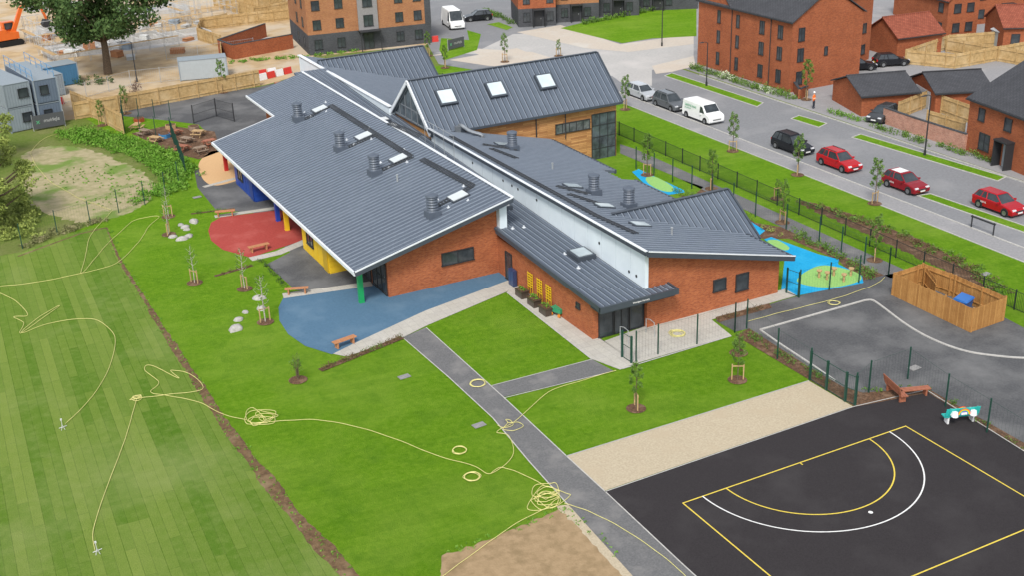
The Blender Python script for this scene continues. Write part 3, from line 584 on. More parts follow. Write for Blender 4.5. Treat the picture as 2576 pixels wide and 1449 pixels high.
house("garage","red brick garage with a clay tiled gable roof","building",(2255,146),(2178,122),(2335,122),2.5,1.9,'x',BRK2,TILR)
house("house","red brick house with grey windows behind timber fence","house",(2378,98),(2338,86),(2440,85),5,2.2,'y',BRK2,TILR,grid('F',[1.4,3.4],[1.4,3.9],1.1,1.2)+grid('L',[1.5],[1.4,3.9],1,1.2),LA=9)
house("house","red brick house with clay tiled roof","house",(2330,60),(2290,48),(2380,50),5,2.2,'x',BRK2,TILR,grid('F',[1.5,4],[1.4,3.9],1.1,1.2),LA=8,LD=12)
house("house","red brick house with orange tiled gable roof","house",(2520,125),(2462,88),(2700,95),2.8,2.0,'x',BRK2,TILR,grid('F',[1.5,4],[1.4],1.1,1.2),LA=7,LD=11)
house("house","red brick terraced house with white doors","house",(2440,62),(2400,50),(2576,40),5,2.2,'x',BRK2,TILR,grid('F',[1.5,4,7,10],[1.4,3.9],1.1,1.2),door=('F',5.5,paint("white_door",(.7,.7,.68))),LA=8,LD=20)
house("garage","single storey brick garage with dark tiled roof","building",(2165,292),(2093,250),(2272,263),2.1,1.25,'x',BRK2,TILE)
rg,la,ld=house("garage","brick garage with pale door and dark tiled roof","building",(2350,284),(2286,243),(2452,255),2.1,1.3,'x',BRK2,TILE)
mb=MB(); mb.box(-.05,.02,la*.2,la*.75,0.02,1.9)
for k in range(4): mb.box(-.065,-.05,la*.2,la*.75,.1+k*.45,.48+k*.45)
put(mb.mesh("garage_door",paint("pale_door",(.5,.53,.56))),"garage_door",rg)
house("house","red brick house with dark roof and porch","house",(2690,490),(2426,376),(2900,420),5.0,2.9,'y',BRK2,TILE,
   grid('L',[12.3],[3.9],.9,1.2)+grid('L',[11.5],[1.5],1.5,1.6,2)+grid('L',[8.6],[3.9],1.0,1.2)+grid('L',[4.5],[1.5,3.9],1.2,1.3),door=('L',8.3,paint("grey_door",(.34,.38,.40))))
g=G(2510,118); t=T("garden_shed","small grey garden shed with pitched felt roof","shed",(g.x,g.y,0),rad(-20)); mb=MB(); mb.ext([(0,0,0),(2.6,0,0),(2.6,0,1.9),(1.3,0,2.4),(0,0,1.9)],[(0,2,0),(2.6,2,0),(2.6,2,1.9),(1.3,2,2.4),(0,2,1.9)]); put(mb.mesh("wall",paint("shed_grey",(.35,.38,.38),0,.8)),"wall",t); mb=MB(); mb.beam((.6,-.15,2.2),(.6,2.15,2.2),1.5,.06); mb.v=[(x,y,z+(x-.6)*.38) for x,y,z in mb.v]; mb.beam((2.0,-.15,2.2),(2.0,2.15,2.2),1.5,.06); mb.v[8:]=[(x,y,z-(x-2.0)*.38) for x,y,z in mb.v[8:]]; put(mb.mesh("roof",paint("felt",(.45,.47,.48),0,.9)),"roof",t)
r,LA,LD=house("apartment_block","orange and grey brick apartment block with entrance canopy","building",(780,139),(733,92),(1090,108),8.6,0,'x',BRKO,DGREY,
   grid('F',[1.3,4.4],[1.35,3.95,6.5],1.1,1.3,2)+grid('F',[12.6,15.2],[1.35,3.95,6.5],1.1,1.3,2)+grid('L',[3,7],[1.4,4,6.5],.9,1.3),base=(2.7,BRKG))
mb=MB(); mb.box(6.9,9.6,-.25,0,2.72,8.6); put(mb.mesh("rendered_bay",mat("grey_render",(.26,.25,.25),(.22,.21,.21))),"rendered_bay",r)
for z in (3.95,6.5): window(r,8.25,-.26,z,1.3,1.5,'F',2)
mb=MB(); mb.box(16.2,LD+.04,-.03,0,2.72,8.6); put(mb.mesh("grey_corner",BRKG),"grey_corner",r)
window(r,8.2,-.01,1.15,1.4,2.2,'F',2,1,name="glazed_door")
mb=MB(); mb.box(6.8,9.7,-1.4,-.0,2.6,2.7); mb.box(6.85,6.95,-1.35,-1.25,0,2.6); mb.box(9.55,9.65,-1.35,-1.25,0,2.6); put(mb.mesh("entrance_canopy",BLACK),"entrance_canopy",r)
for i,(b,a,d) in enumerate((((1305,68),(1285,40),(1395,58)),((1400,56),(1380,30),(1500,43)),((1506,42),(1490,18),(1600,28)),((1606,27),(1590,5),(1745,10)))):
    house("terraced_house","dark grey and red brick terraced house facing the green","house",b,a,d,5,2.2,'x',BRKO if i%2 else BRK2,TILE,grid('F',[1.2,4.6],[1.4,3.9],1.0,1.3,2),door=('F',2.9),LA=8,base=(2.6,BRKG),group="terraced houses by the green")
def wall(name,label,pts,h,th,mt):
    q=[G(*p) for p in pts]; r=T(name,label,"wall",tuple(q[0])); mb=MB(); mc=MB()
    for a,b in zip(q,q[1:]): mb.beam(a+Vector((0,0,h/2)),b+Vector((0,0,h/2)),th,h); mc.beam(a+Vector((0,0,h+.04)),b+Vector((0,0,h+.04)),th+.06,.08)
    put(mb.mesh("wall_face",mt),"wall_face",r,world=True); put(mc.mesh("coping",BRKG),"coping",r,world=True)
wall("garden_wall","weathered red brick garden wall with pale salt stains",[(2222,308),(2300,336),(2428,378)],1.6,.24,BRKW)
wall("garden_wall","low red brick wall around a flat roofed yard",[(670,92),(553,134),(590,148),(738,120)],1.9,.24,BRK2)
sheet("yard_slab",[(560,132),(668,92),(735,92),(738,116),(592,142)],PLZ,5)
wall("garden_wall","short red brick wall beside the apartment hedge",[(1980,205),(2010,248),(2030,240)],1.1,.24,BRK2)
# ---------------- fences ----------------
PM={}
def tfence(label,pts,h,mt,px=True,bw=.14,name="timber_fence",cat="fence",gap=.005):
    q=[G(*p) if px else Vector((p[0],p[1],0)) for p in pts]; r=T(name,label,cat,tuple(q[0])); mb=MB(); mc=MB()
    if (h,mt.name) not in PM: mp=MB(); mp.box(-.05,.05,-.05,.05,0,h+.06); PM[(h,mt.name)]=mp.mesh("post",mt)
    for a,b in zip(q,q[1:]):
        d=(b-a); L=d.length; d.normalize(); n=Vector((-d.y,d.x,0)); k=0; i=0
        while k<L-.02:
            w_=min(bw,L-k); p=a+d*(k+w_/2); hh=h+random.uniform(-.02,.02)
            mb.ext([p+d*s*(w_/2-gap)+n*t*.012+Vector((0,0,.03)) for s,t in ((-1,-1),(1,-1),(1,1),(-1,1))],[p+d*s*(w_/2-gap)+n*t*.012+Vector((0,0,hh)) for s,t in ((-1,-1),(1,-1),(1,1),(-1,1))])
            k+=bw; i+=1
        k=0
        while k<=L: p=a+d*k+n*-.07; put(PM[(h,mt.name)],"post",r,tuple(p),world=True); k+=2.4
        for z in (.4,h-.3): mc.beam(a-n*.05+Vector((0,0,z)),b-n*.05+Vector((0,0,z)),.05,.08)
    put(mb.mesh("boards",mt),"boards",r,world=True); put(mc.mesh("rails",mt),"rail",r,world=True); return r
LF="close boarded golden timber fence along the construction site"
tfence(LF,[(186,276),(255,304),(314,338)],2.3,FENW); tfence(LF,[(190,300),(300,282),(655,215)],2.0,FENW)
LP="pale timber fence around new house plots"
for q in ([(500,100),(560,120),(560,150)],[(505,75),(650,58),(735,48)],[(540,15),(640,45),(730,30)],[(500,95),(510,75),(575,62)],[(560,0),(650,20),(720,5)]): tfence(LP,q,1.8,FENW)
LG="garden timber fence behind the parked cars"
for q in ([(2276,160),(2400,172),(2576,140)],[(2380,130),(2576,165)],[(2276,160),(2385,122),(2576,108)]): tfence(LG,q,1.8,FENW)
tfence("timber garden fence above the brick wall",[(2256,300),(2330,270),(2440,310)],1.9,FENW); tfence("timber garden fence above the brick wall",[(2330,322),(2425,350)],1.9,FENW)
tfence("timber boarded bin store enclosure with open top",[(2242,743),(2318,718),(2400,750),(2525,808),(2440,838),(2242,743)],1.72,FENR,name="bin_store",cat="bin store",gap=.002)
tfence("timber boarded divider inside bin store",[(2325,724),(2350,757)],1.6,FENR,name="bin_store_divider",cat="bin store",gap=.002)
def mfence(label,pts,h=2.2,sp=2.6,wire=.25,px=True,mt=None,pr=.035,wr=.003,name="mesh_fence",rails=(),cat="fence"):
    mt=mt or GREENF; q=[G(*p) if px else Vector((p[0],p[1],0)) for p in pts]; r=T(name,label,cat,tuple(q[0])); mw=MB()
    pm=MB(); pm.box(-pr,pr,-pr,pr,0,h); pm=pm.mesh("post",mt)
    for a,b in zip(q,q[1:]):
        d=(b-a); L=d.length; d.normalize(); n=max(1,round(L/sp)); nn=Vector((-d.y,d.x,0))
        for i in range(n+1):
            if i==n and b is not q[-1]: continue
            put(pm,"post",r,tuple(a+(b-a)*(i/n)),world=True)
        k=wire
        while k<L:
            p=a+d*k; mw.add([p-d*wr+Vector((0,0,.08)),p+d*wr+Vector((0,0,.08)),p+d*wr+Vector((0,0,h-.1)),p-d*wr+Vector((0,0,h-.1))],[(0,1,2,3)])
            mw.add([p-nn*wr+Vector((0,0,.08)),p+nn*wr+Vector((0,0,.08)),p+nn*wr+Vector((0,0,h-.1)),p-nn*wr+Vector((0,0,h-.1))],[(0,1,2,3)]); k+=wire
        for z in tuple(rails)+(h-.12,): mw.beam(a+Vector((0,0,z)),b+Vector((0,0,z)),.009 if not rails else .03,.009 if not rails else .03)
    put(mw.mesh("mesh_panel",mt),"mesh_panel",r,world=True); return r
LM="dark green welded mesh fence"
mfence(LM+" beside the field",[(57,625),(145,590),(228,565),(299,535),(365,515),(417,490),(450,462),(468,440)],sp=4)
mfence(LM+" beside the hedge",[(468,440),(432,345),(315,335)],sp=2.2,wire=.1); mfence(LM+" around the outdoor seating",[(312,335),(310,290),(430,300)],sp=2.2)
mfence(LM+" along the court and car park",[(2150,1022),(2185,990),(2283,955),(2378,1025),(2482,1090),(2600,1165)],sp=5)
mfence(LM+" in front of the entrance plaza",[(1600,912),(1655,893),(1753,868),(1848,838)],sp=4); mfence(LM+" along the planting bed",[(1848,838),(1878,828),(1955,905),(2037,957)],sp=4)
mfence(LM+" around the east playground",[(1600,425),(1740,475),(1900,545),(2060,610),(2235,692)],sp=3.0); mfence(LM+" around the nursery playground",[(2235,692),(2160,712),(2010,750)],sp=2.5)
GB=(.1,1.0)
mfence("dark green gate panels across the gravel strip",[(2037,957),(2078,983),(2125,1012),(2150,1022)],sp=1.9,h=2.0,name="gate",wire=.12,wr=.006,pr=.06,rails=GB,cat="gate")
mfence("dark green pedestrian gate by the entrance plaza",[(1565,900),(1588,915)],sp=1,h=1.9,name="gate",pr=.06,rails=GB,cat="gate")
mfence("dark green pedestrian gate beside the east wall",[(1978,738),(2008,749)],sp=1.2,h=2.0,name="gate",pr=.05,rails=GB,cat="gate")
mfence("black vertical bar double gate across the yard",[(488,310),(545,292),(590,305)],sp=2.5,h=2.1,name="gate",mt=BLACK,wire=.15,wr=.012,pr=.05,rails=GB,cat="gate")
mfence("long dark vertical railing beside the road verge",[(32.9,58),(32.6,-20)],h=1.5,sp=2.8,wire=.13,px=False,mt=mat("rail_dark",(.025,.035,.032)),wr=.014,name="railing",rails=(.12,))
mfence("dark vertical railing around the school plaza",[(32.9,58),(31.5,75),(24,95)],h=1.5,sp=2.8,wire=.13,px=False,mt=BLACK,wr=.012,name="railing",rails=(.12,))
HL="temporary galvanised site fence panels"
for q in ([(160,262),(330,215),(480,200)],[(420,150),(500,150),(640,130)]): mfence(HL,q,h=2.0,sp=3.4,wire=.25,mt=GALV,wr=.006,pr=.03,rails=(.2,),name="site_fence")
# ---------------- vegetation ----------------
def leaves(cl,size,mt,name="crown"):
    V=[]
    for (x,y,z,rx,ry,rz,n) in cl:
        d=rng.normal(size=(n,3)); d/=np.linalg.norm(d,axis=1)[:,None]; rr=rng.random(n)**.45; c=d*rr[:,None]*np.array([rx,ry,rz])+np.array([x,y,z])
        a=rng.normal(size=(n,3)); a/=np.linalg.norm(a,axis=1)[:,None]; b=np.cross(a,rng.normal(size=(n,3))); b/=np.linalg.norm(b,axis=1)[:,None]
        s=size*(.6+.8*rng.random(n))[:,None]; V.append(np.stack([c-a*s,c+b*s*.55,c+a*s,c-b*s*.55],1).reshape(-1,3))
    V=np.concatenate(V); n=len(V)//4; me=bpy.data.meshes.new(name); me.vertices.add(len(V)); me.vertices.foreach_set('co',V.astype(np.float32).ravel())
    me.loops.add(4*n); me.loops.foreach_set('vertex_index',np.arange(4*n,dtype=np.int32)); me.polygons.add(n); me.polygons.foreach_set('loop_start',np.arange(0,4*n,4,dtype=np.int32))
    try: me.polygons.foreach_set('loop_total',np.full(n,4,dtype=np.int32))
    except Exception: pass
    me.materials.append(mt); me.update(calc_edges=True); me.validate(); return me
def young(seed,h,bark,leaf,nl,cr):
    random.seed(seed); mb=MB(); mb.tube([(0,0,0),(.02,.01,h*.4),(.0,-.03,h*.75),(.02,0,h)],[.04,.034,.022,.01],6); cl=[]
    for i in range(15):
        z=h*(.34+.64*i/15); a=i*2.4; L=cr*(1.1-abs(i/15-.35)); e=(math.cos(a)*L,math.sin(a)*L,z+L*.9); mb.tube([(0,0,z),(e[0]*.6,e[1]*.6,z+L*.3),e],[.015,.01,.005],4)
        cl.append((e[0]*.8,e[1]*.8,e[2]-.1,cr*.36,cr*.36,cr*.5,nl))
    return mb.mesh("trunk",bark),leaves(cl,.07,leaf)
Y=[young(s,3.6,BARK,LEAF,48,.5) for s in (1,2,3)]; YS=[young(s,3.0,BIRCH,LEAF,6,.45) for s in (4,5)]
stk=MB()
for x in(-.35,.35): stk.box(x-.035,x+.035,-.035,.035,0,1.1)
stk.box(-.38,.38,-.05,-.035,.95,1.03); stk=stk.mesh("support_stake",WOODL)
rngm=MB(); rngm.cyl(0,0,.05,.6,.55,.03,16); rngm=rngm.mesh("mulch_ring",MULCH)
def tree(u,v,kind,sc=1,stake=True,label="slender young tree with staked trunk on the grass verge",group="young street trees"):
    g=G(u,v); t=T("young_tree",label,"tree",tuple(g),random.uniform(0,6),group); s=random.choice(kind)
    put(s[0],"trunk",t,scale=sc); put(s[1],"crown",t,scale=sc); put(rngm,"mulch_ring",t)
    if stake: put(stk,"support_stake",t,(0,0,.02))
for u,v,s in ((1573,275,1.05),(1628,440,1.1),(1843,380,1.05),(2006,440,1.05),(2200,512,1.1),(1968,560,1.0),(2200,655,1.0),(1790,475,1.0),(1270,155,1.0),(1405,140,.6),(1078,140,.9),(1120,170,.8),(2028,250,1.25),(562,232,1.1),(318,285,.9),(258,315,.8),(1955,500,.5)):
    tree(u,v,Y,s)
for u,v in ((1600,1030),(1855,958)):
    tree(u,v,Y,.85,True,"young tree held in a timber support frame on the lawn","lawn trees with timber frames")
for u,v,s in ((490,712,1.0),(616,728,1.1),(668,812,1.2),(425,590,1),(424,545,.9)):
    tree(u,v,YS,s,True,"thin birch sapling with sparse leaves beside the play surfaces","birch saplings")
def shrub(u,v,h,n,mt,name="shrub",label="multi-stemmed sparse shrub on a mulch patch",cat="shrub"):
    g=G(u,v); t=T(name,label,cat,tuple(g)); mb=MB(); cl=[]
    for i in range(12):
        a=i*2.4; r_=.5*h*random.uniform(.15,.5); e=(math.cos(a)*r_,math.sin(a)*r_,h*random.uniform(.7,1)); mb.tube([(0,0,0),(e[0]*.4,e[1]*.4,e[2]*.5),e],[.02,.012,.005],4); cl.append((e[0],e[1],e[2]*.7,.18,.18,h*.25,n))
    put(mb.mesh("stems",BARK),"trunk",t); put(leaves(cl,.06,mt),"crown",t); put(rngm,"mulch_ring",t)
shrub(750,958,2.0,14,LEAF); shrub(1858,890,1.3,10,LEAF); shrub(345,250,2.6,30,LEAFP,"tree","young purple leaved tree in front of the fence","tree")
def bigtree(x,y,h,R_,nc,nl,size,mt,label,z0=.35,sq=1.0):
    t=T("tree",label,"tree",(x,y,0)); mb=MB(); cl=[]; mb.tube([(0,0,0),(.15,0,h*.2),(.1,.2,h*.45),(.3,.1,h*.8)],[.55,.42,.35,.1],10)
    for i in range(nc):
        a=rng.random()*6.28; zz=h*(z0+(1-z0)*rng.random()); k=math.sin(math.pi*min(1,max(0.08,(zz/h-z0)/(1-z0)*.82+.15))); r_=R_*k*math.sqrt(rng.random())*sq
        e=(math.cos(a)*r_,math.sin(a)*r_,zz); mb.tube([(.1,.1,max(h*.25,zz-r_*.7-1)),(e[0]*.5,e[1]*.5,zz-r_*.25),e],[.16,.09,.03],5); q=R_*random.uniform(.13,.24); cl.append((*e,q,q,q*.75,nl))
    put(mb.mesh("trunk",BARK),"trunk",t); put(leaves(cl,size,mt),"crown",t)
g=G(272,185); bigtree(g.x,g.y,16.5,9.3,85,240,.26,LEAFD,"large dark green broadleaf tree on the construction site",.33)
g=G(-30,575); bigtree(g.x,g.y,10,4.3,75,280,.11,LEAFY,"yellow green willow tree at the field edge",.06)
g=G(-60,420); bigtree(g.x,g.y,9,4,60,240,.12,LEAFY,"yellow green willow tree at the field edge",.1)
def veg(name,pts,wd,h,dens,size,mt,px=True):
    q=[G(*p) if px else Vector(p) for p in pts]; cl=[]
    for a,b in zip(q,q[1:]):
        L=(b-a).length; n=max(1,int(L*dens))
        for i in range(n):
            p=a.lerp(b,random.random()); hh=h*random.uniform(.5,1.1); r_=random.uniform(.25,.5)*min(1,wd+.3); cl.append((p.x+random.uniform(-wd,wd)/2,p.y+random.uniform(-wd,wd)/2,hh*.45,r_,r_,hh*.55,int(22*r_/.3)))
    return put(leaves(cl,size,mt,name),name,kind='stuff')
veg("weed_bank",[(180,335),(300,362),(400,400),(455,440)],3.6,.75,30,.10,LEAFH); veg("weed_bank",[(455,430),(430,475),(340,505)],2.4,.6,14,.10,LEAFH)
veg("weed_bank",[(60,620),(150,585),(260,555)],1.2,.5,6,.1,DRY); veg("scrub_plants",[(-50,470),(40,520),(60,600)],3,1.0,9,.12,LEAFY)
veg("hedge",[(2010,508),(2200,565),(2420,660),(2530,745)],1.2,.35,3,.07,BRN); veg("hedge",[(2010,508),(2200,565),(2420,660),(2530,745)],1.3,.4,3.5,.07,LEAF); veg("hedge",[(1740,172),(1850,205),(2000,250)],1.2,.9,7,.09,LEAF)
veg("hedge",[(2200,318),(2330,362),(2500,405)],.9,.7,6,.08,LEAF); veg("flowering_shrubs",[(1800,190),(1850,206)],.6,1.0,3,.09,FLOW); veg("flowering_shrubs",[(1915,225),(1950,238)],.6,.8,3,.09,FLOW)
veg("garden_plants",[(1990,585),(2100,640),(2200,700)],1.0,.6,6,.07,LEAF); veg("garden_plants",[(1700,480),(1880,555)],.9,.6,5,.07,LEAF); veg("flowering_shrubs",[(1925,578),(1965,592)],.5,.6,3,.07,LEAFY)
veg("bed_plants",[(1870,835),(1960,895),(2090,965)],.5,.5,4,.06,LEAF); veg("bed_plants",[(2180,985),(2330,975),(2576,1130)],.4,.35,2,.06,LEAF)
veg("planting_row",[(810,932),(1010,852)],.35,.4,8,.045,BRN); veg("planting_row",[(810,932),(1010,852)],.3,.4,3,.045,LEAF); veg("planting_row",[(1805,806),(1935,770)],.3,.35,5,.05,BRN); veg("planting_row",[(540,695),(635,668)],.3,.3,4,.05,BRN); veg("planting_row",[(480,538),(580,528)],.3,.4,5,.05,LEAF); veg("planting_row",[(655,655),(720,722)],.3,.35,5,.05,LEAFD)
veg("bramble_patch",[(150,215),(300,205)],2,1.2,3,.12,LEAFD); veg("hedge",[(1220,25),(1290,60)],1,.8,4,.1,LEAF); veg("hedge",[(1460,62),(1740,8)],.8,1,4,.1,LEAF); veg("site_weeds",[(640,150),(750,145),(900,125)],1.5,.4,4,.1,LEAFH); veg("site_weeds",[(500,165),(660,150)],1.5,.4,3,.1,LEAFH); veg("hedge",[(2080,278),(2170,308)],.8,.6,5,.08,LEAFH)
ribbon("mulch_strip",[(805,934),(1012,851)],.5,0,MULCH,z0=.05); ribbon("mulch_strip",[(540,695),(635,668)],.35,0,MULCH,z0=.03); ribbon("mulch_strip",[(480,538),(590,524)],.3,0,MULCH,z0=.03)
def tufts(name,pts,wd,n,mt,size=.05,px=True):
    q=[G(*p) if px else Vector((*p,0)) for p in pts]; cl=[]
    for a,b in zip(q,q[1:]):
        for i in range(max(1,int((b-a).length*n))):
            p=a.lerp(b,random.random()); cl.append((p.x+random.uniform(-wd,wd),p.y+random.uniform(-wd,wd),.05,.12,.12,.06,7))
    put(leaves(cl,size,mt,name),name,kind='stuff')
tufts("grass_tufts",EDG[:-1],.35,4,LEAFH); tufts("grass_tufts",[(1110,1400),(1300,1330),(1420,1280),(1560,1400)],.3,6,LEAFH); tufts("grass_tufts",[(100,470),(230,430),(360,470),(250,520)],2.2,8,LEAFH,.08)
# ---------------- hoses ----------------
HR=.018
def hose(pts,label="long yellow garden hose snaking across the grass"):
    q=[G(*p) for p in pts]; r=[q[0]]
    for a,b in zip(q,q[1:]):
        L=(b-a).length
        if L>4:
            n=int(L/2.2)
            for k in range(1,n): r.append(a.lerp(b,k/n)+Vector((random.uniform(-.13,.13),random.uniform(-.13,.13),0)))
        r.append(b)
    q=catm(r,8); mb=MB(); mb.tube([(p.x,p.y,.075+.01*math.sin(i)) for i,p in enumerate(q)],HR,5)
    put(mb.mesh("garden_hose",HOSE,True),"garden_hose",label=label,cat="hose",group="yellow irrigation hoses")
def tangle(u,v,r_,loops,messy=.35,label="coiled yellow garden hose lying in a loose tangle"):
    g=G(u,v); pts=[]; a0=random.random()*6; cx=cy=0; rr=r_
    for i in range(loops*7):
        a=a0+i*.9+random.uniform(-.25,.25)*messy*2
        if i%6==0: rr=r_*(1-messy*random.random()); cx,cy=[random.uniform(-1,1)*r_*messy*.6 for _ in (0,1)]
        e=rr*(1+random.uniform(-.15,.15)*messy*2)
        pts.append(Vector((g.x+cx+e*math.cos(a),g.y+cy+e*math.sin(a),.08+.004*(i%7))))
    mb=MB(); mb.tube(catm(pts,4),HR,5); put(mb.mesh("coiled_hose",HOSE,True),"garden_hose",label=label,cat="hose",group="yellow irrigation hoses")
hose([(0,722),(90,712),(200,690),(290,665),(340,620),(375,570),(400,545),(340,555),(270,615),(205,690),(225,600),(270,545),(283,530)])
hose([(0,740),(40,760),(70,795),(35,800),(60,815),(50,840),(70,830),(150,772),(100,800),(55,840),(130,815),(230,805),(280,835),(290,870),(270,940),(225,1010),(165,1070)])
hose([(240,1390),(235,1340),(262,1250),(300,1150),(335,1040),(345,1005)]); hose([(350,1005),(430,995),(510,982),(480,945),(430,935),(450,955),(380,922),(365,935),(400,965),(380,990),(430,1000),(500,1015),(560,1045),(620,1060)])
tangle(342,1005,.45,5,.7); tangle(662,1052,1.0,6,.75); hose([(640,1068),(715,1062),(800,1060),(900,1078),(1000,1110),(1100,1150),(1190,1175),(1235,1195),(1290,1150),(1280,1100),(1250,1090),(1300,1060),(1380,990),(1450,965),(1550,935)])
tangle(1156,1137,.42,3,.15); tangle(1187,1203,.5,4,.2); tangle(1285,1075,.95,2,.7); tangle(1372,1255,.9,7,.75); hose([(1235,1195),(1260,1180),(1310,1195),(1370,1225)]); hose([(1390,1275),(1300,1320),(1200,1390),(1120,1449),(1080,1480)])
hose([(1420,1270),(1480,1290),(1560,1330),(1650,1390),(1720,1449),(1760,1500)]); tangle(1202,968,.5,4,.12); tangle(1703,842,.55,5,.3); tangle(2097,765,.4,3,.2); hose([(1880,812),(1960,790),(2060,765),(2130,745),(2200,718),(2225,700)])
hose([(280,530),(200,500),(130,460),(90,415),(80,380),(110,350),(150,335)])
SPW=paint("sprinkler_white",(.6,.6,.6))
for u,v in ((158,1080),(245,1392)):
    g=G(u,v); mb=MB(); mb.tube([(g.x-.2,g.y,.1),(g.x+.25,g.y+.1,.1)],.02,6); mb.tube([(g.x,g.y,.05),(g.x,g.y,.6)],.018,6); mb.tube([(g.x-.1,g.y-.2,.02),(g.x,g.y,.3),(g.x+.1,g.y-.2,.02)],.015,5); mb.box(g.x-.05,g.x+.05,g.y-.03,g.y+.03,.58,.68); put(mb.mesh("sprinkler",SPW),"sprinkler",label="small pale lawn sprinkler on spike legs fed by a hose",cat="sprinkler",group="lawn sprinklers")
# ---------------- boulders, benches, play items ----------------
def boulder(u,v,r_):
    g=G(u,v); random.seed(int(u)); mb=MB(); ph=[random.uniform(0,6) for _ in range(3)]; rows=[]; n=10
    for j in range(6):
        t=j/5*math.pi/2
        rows.append([(r_*math.cos(t)*(1+.18*math.sin(2*a+ph[0])+.08*math.sin(5*a+ph[1]+j))*math.cos(a)*1.2+.001,r_*math.cos(t)*(1+.15*math.sin(3*a+ph[2]))*math.sin(a)*.9,r_*.7*math.sin(t)) for a in [k*2*math.pi/n for k in range(n)]])
    vs=[p for R_ in rows for p in R_]; fs=[(j*n+k,j*n+(k+1)%n,(j+1)*n+(k+1)%n,(j+1)*n+k) for j in range(5) for k in range(n)]; mb.add(vs,fs)
    put(mb.mesh("boulder",STONE,True),"boulder",None,(g.x,g.y,0),random.uniform(0,3),"rounded grey boulder sitting on the lawn","rock","boulders on the lawn")
for q in ((593,830,.5),(600,806,.32),(617,787,.24),(657,778,.36),(652,752,.4),(488,558,.42),(466,572,.36),(455,566,.28),(458,602,.42),(474,595,.36),(435,596,.32),(470,578,.25)): boulder(*q)
def bench(u,v,ang,L,mt,back=False,label="low timber plank bench on the play surface",legm=None,name="bench"):
    g=G(u,v); t=T(name,label,"bench",(g.x,g.y,.035),ang); mb=MB()
    for k in range(3): mb.box(-L/2,L/2,-.22+k*.15,-.09+k*.15,.42,.48)
    put(mb.mesh("seat",mt),"seat",t); lg=MB(); lg.box(-.05,.05,-.2,.2,0,.42); lg.box(-.12,.12,-.05,.05,.3,.42); lg=lg.mesh("leg",legm or mt)
    for x in (-L/2+.25,L/2-.25): put(lg,"leg",t,(x,0,0))
    if back:
        mb=MB()
        for k in range(4): mb.box(-L/2,L/2,.24+k*.03,.27+k*.03,.56+k*.13,.66+k*.13)
        for x in (-L/2+.2,L/2-.2): mb.beam((x,.22,.4),(x,.38,1.1),.06,.04)
        put(mb.mesh("backrest",mt),"backrest",t)
    return t
def ang(a,b): a=G(*a);b=G(*b); return math.atan2(b.y-a.y,b.x-a.x)
BSL=mat("bench_slat",(.46,.22,.11),(.37,.165,.08))
for a,b in (((720,742),(775,738)),((842,880),(893,862)),((545,545),(590,541)),((628,636),(676,625))): bench((a[0]+b[0])/2,(a[1]+b[1])/2,ang(a,b),1.7,BSL)['group']="plank benches"
bench(2253,998,rad(75),2.0,WOODR,True,"red brown timber corner bench with backrest by the court"); bench(2298,997,rad(-20),1.9,WOODR,False,"red brown timber corner bench extension by the court")
t=bench(2412,1062,rad(160),2.0,paint("turquoise_paint",(.02,.42,.38)),True,"turquoise bench with a rainbow painted backrest by the court",paint("bench_white",(.75,.75,.75)))
mb=MB(); cols=[(.8,.05,.04),(.8,.3,.02),(.8,.65,.03),(.05,.5,.1),(.05,.2,.6),(.3,.08,.5)]; rb=[paint("rainbow_%d"%i,c) for i,c in enumerate(cols)]+[paint("cloud_white",(.85,.85,.85))]
for sy in (.19,.46):
    for i in range(6):
        R1,R0=.38-.035*i,.38-.035*(i+1); n=14
        for k in range(n):
            a,b=math.pi*k/n,math.pi*(k+1)/n; mb.add([(R1*math.cos(a),sy,.68+R1*math.sin(a)),(R1*math.cos(b),sy,.68+R1*math.sin(b)),(R0*math.cos(b),sy,.68+R0*math.sin(b)),(R0*math.cos(a),sy,.68+R0*math.sin(a))],[(0,1,2,3)],i)
    mb.box(-.17,.17,sy-.004,sy+.004,.68,.82,6)
    for x in (-.55,.55): mb.cyl(x,sy,.62,.2,.16,.26,10,6)
put(mb.mesh("rainbow_panel",rb),"rainbow_panel",t)
for u,v in ((2060,695),(2080,700),(2097,690),(2122,705),(2140,690)):
    g=G(u,v+4); mb=MB(); mb.cyl(g.x,g.y,0,.09,.09,.55,10); mb.cyl(g.x,g.y,.55,.2,.2,.1,12); put(mb.mesh("stepping_stump",WOODL),"stepping_stump",label="round topped timber stepping post on the play surface",cat="play post",group="stepping posts")
for u,v in ((1337,745),(1360,762),(1384,778)):
    g=G(u,v); y=g.y; t=T("slatted_panel","yellow painted slatted pallet panel leaning on brick wall","panel",(5.93,y,0),0,"yellow slatted panels"); mb=MB()
    for k in range(6): mb.box(-.05,-.02,-.36,.36,.75+k*.2,.83+k*.2)
    for yy in(-.34,0,.34): mb.box(-.02,.0,yy-.03,yy+.03,.0,1.86)
    put(mb.mesh("slats",YPL),"slats",t)
PDK=paint("planter_dark",(.06,.045,.035))
for u,v in ((1322,745),(1350,768),(1378,790)):
    g=G(u,v); t=T("planter_box","dark planter trough with green plants beside brick wall","planter",(5.35,g.y,0.036),0,"planter troughs"); mb=MB(); mb.box(-.3,.3,-.5,.5,.0,.5); mb.box(-.34,.34,-.55,.55,.5,.56); mb.box(-.26,.26,-.45,.45,.56,.58,1); put(mb.mesh("trough",[PDK,MULCH]),"trough",t); put(leaves([(0,0,.65,.25,.5,.2,60)],.07,LEAFH),"plants",t)
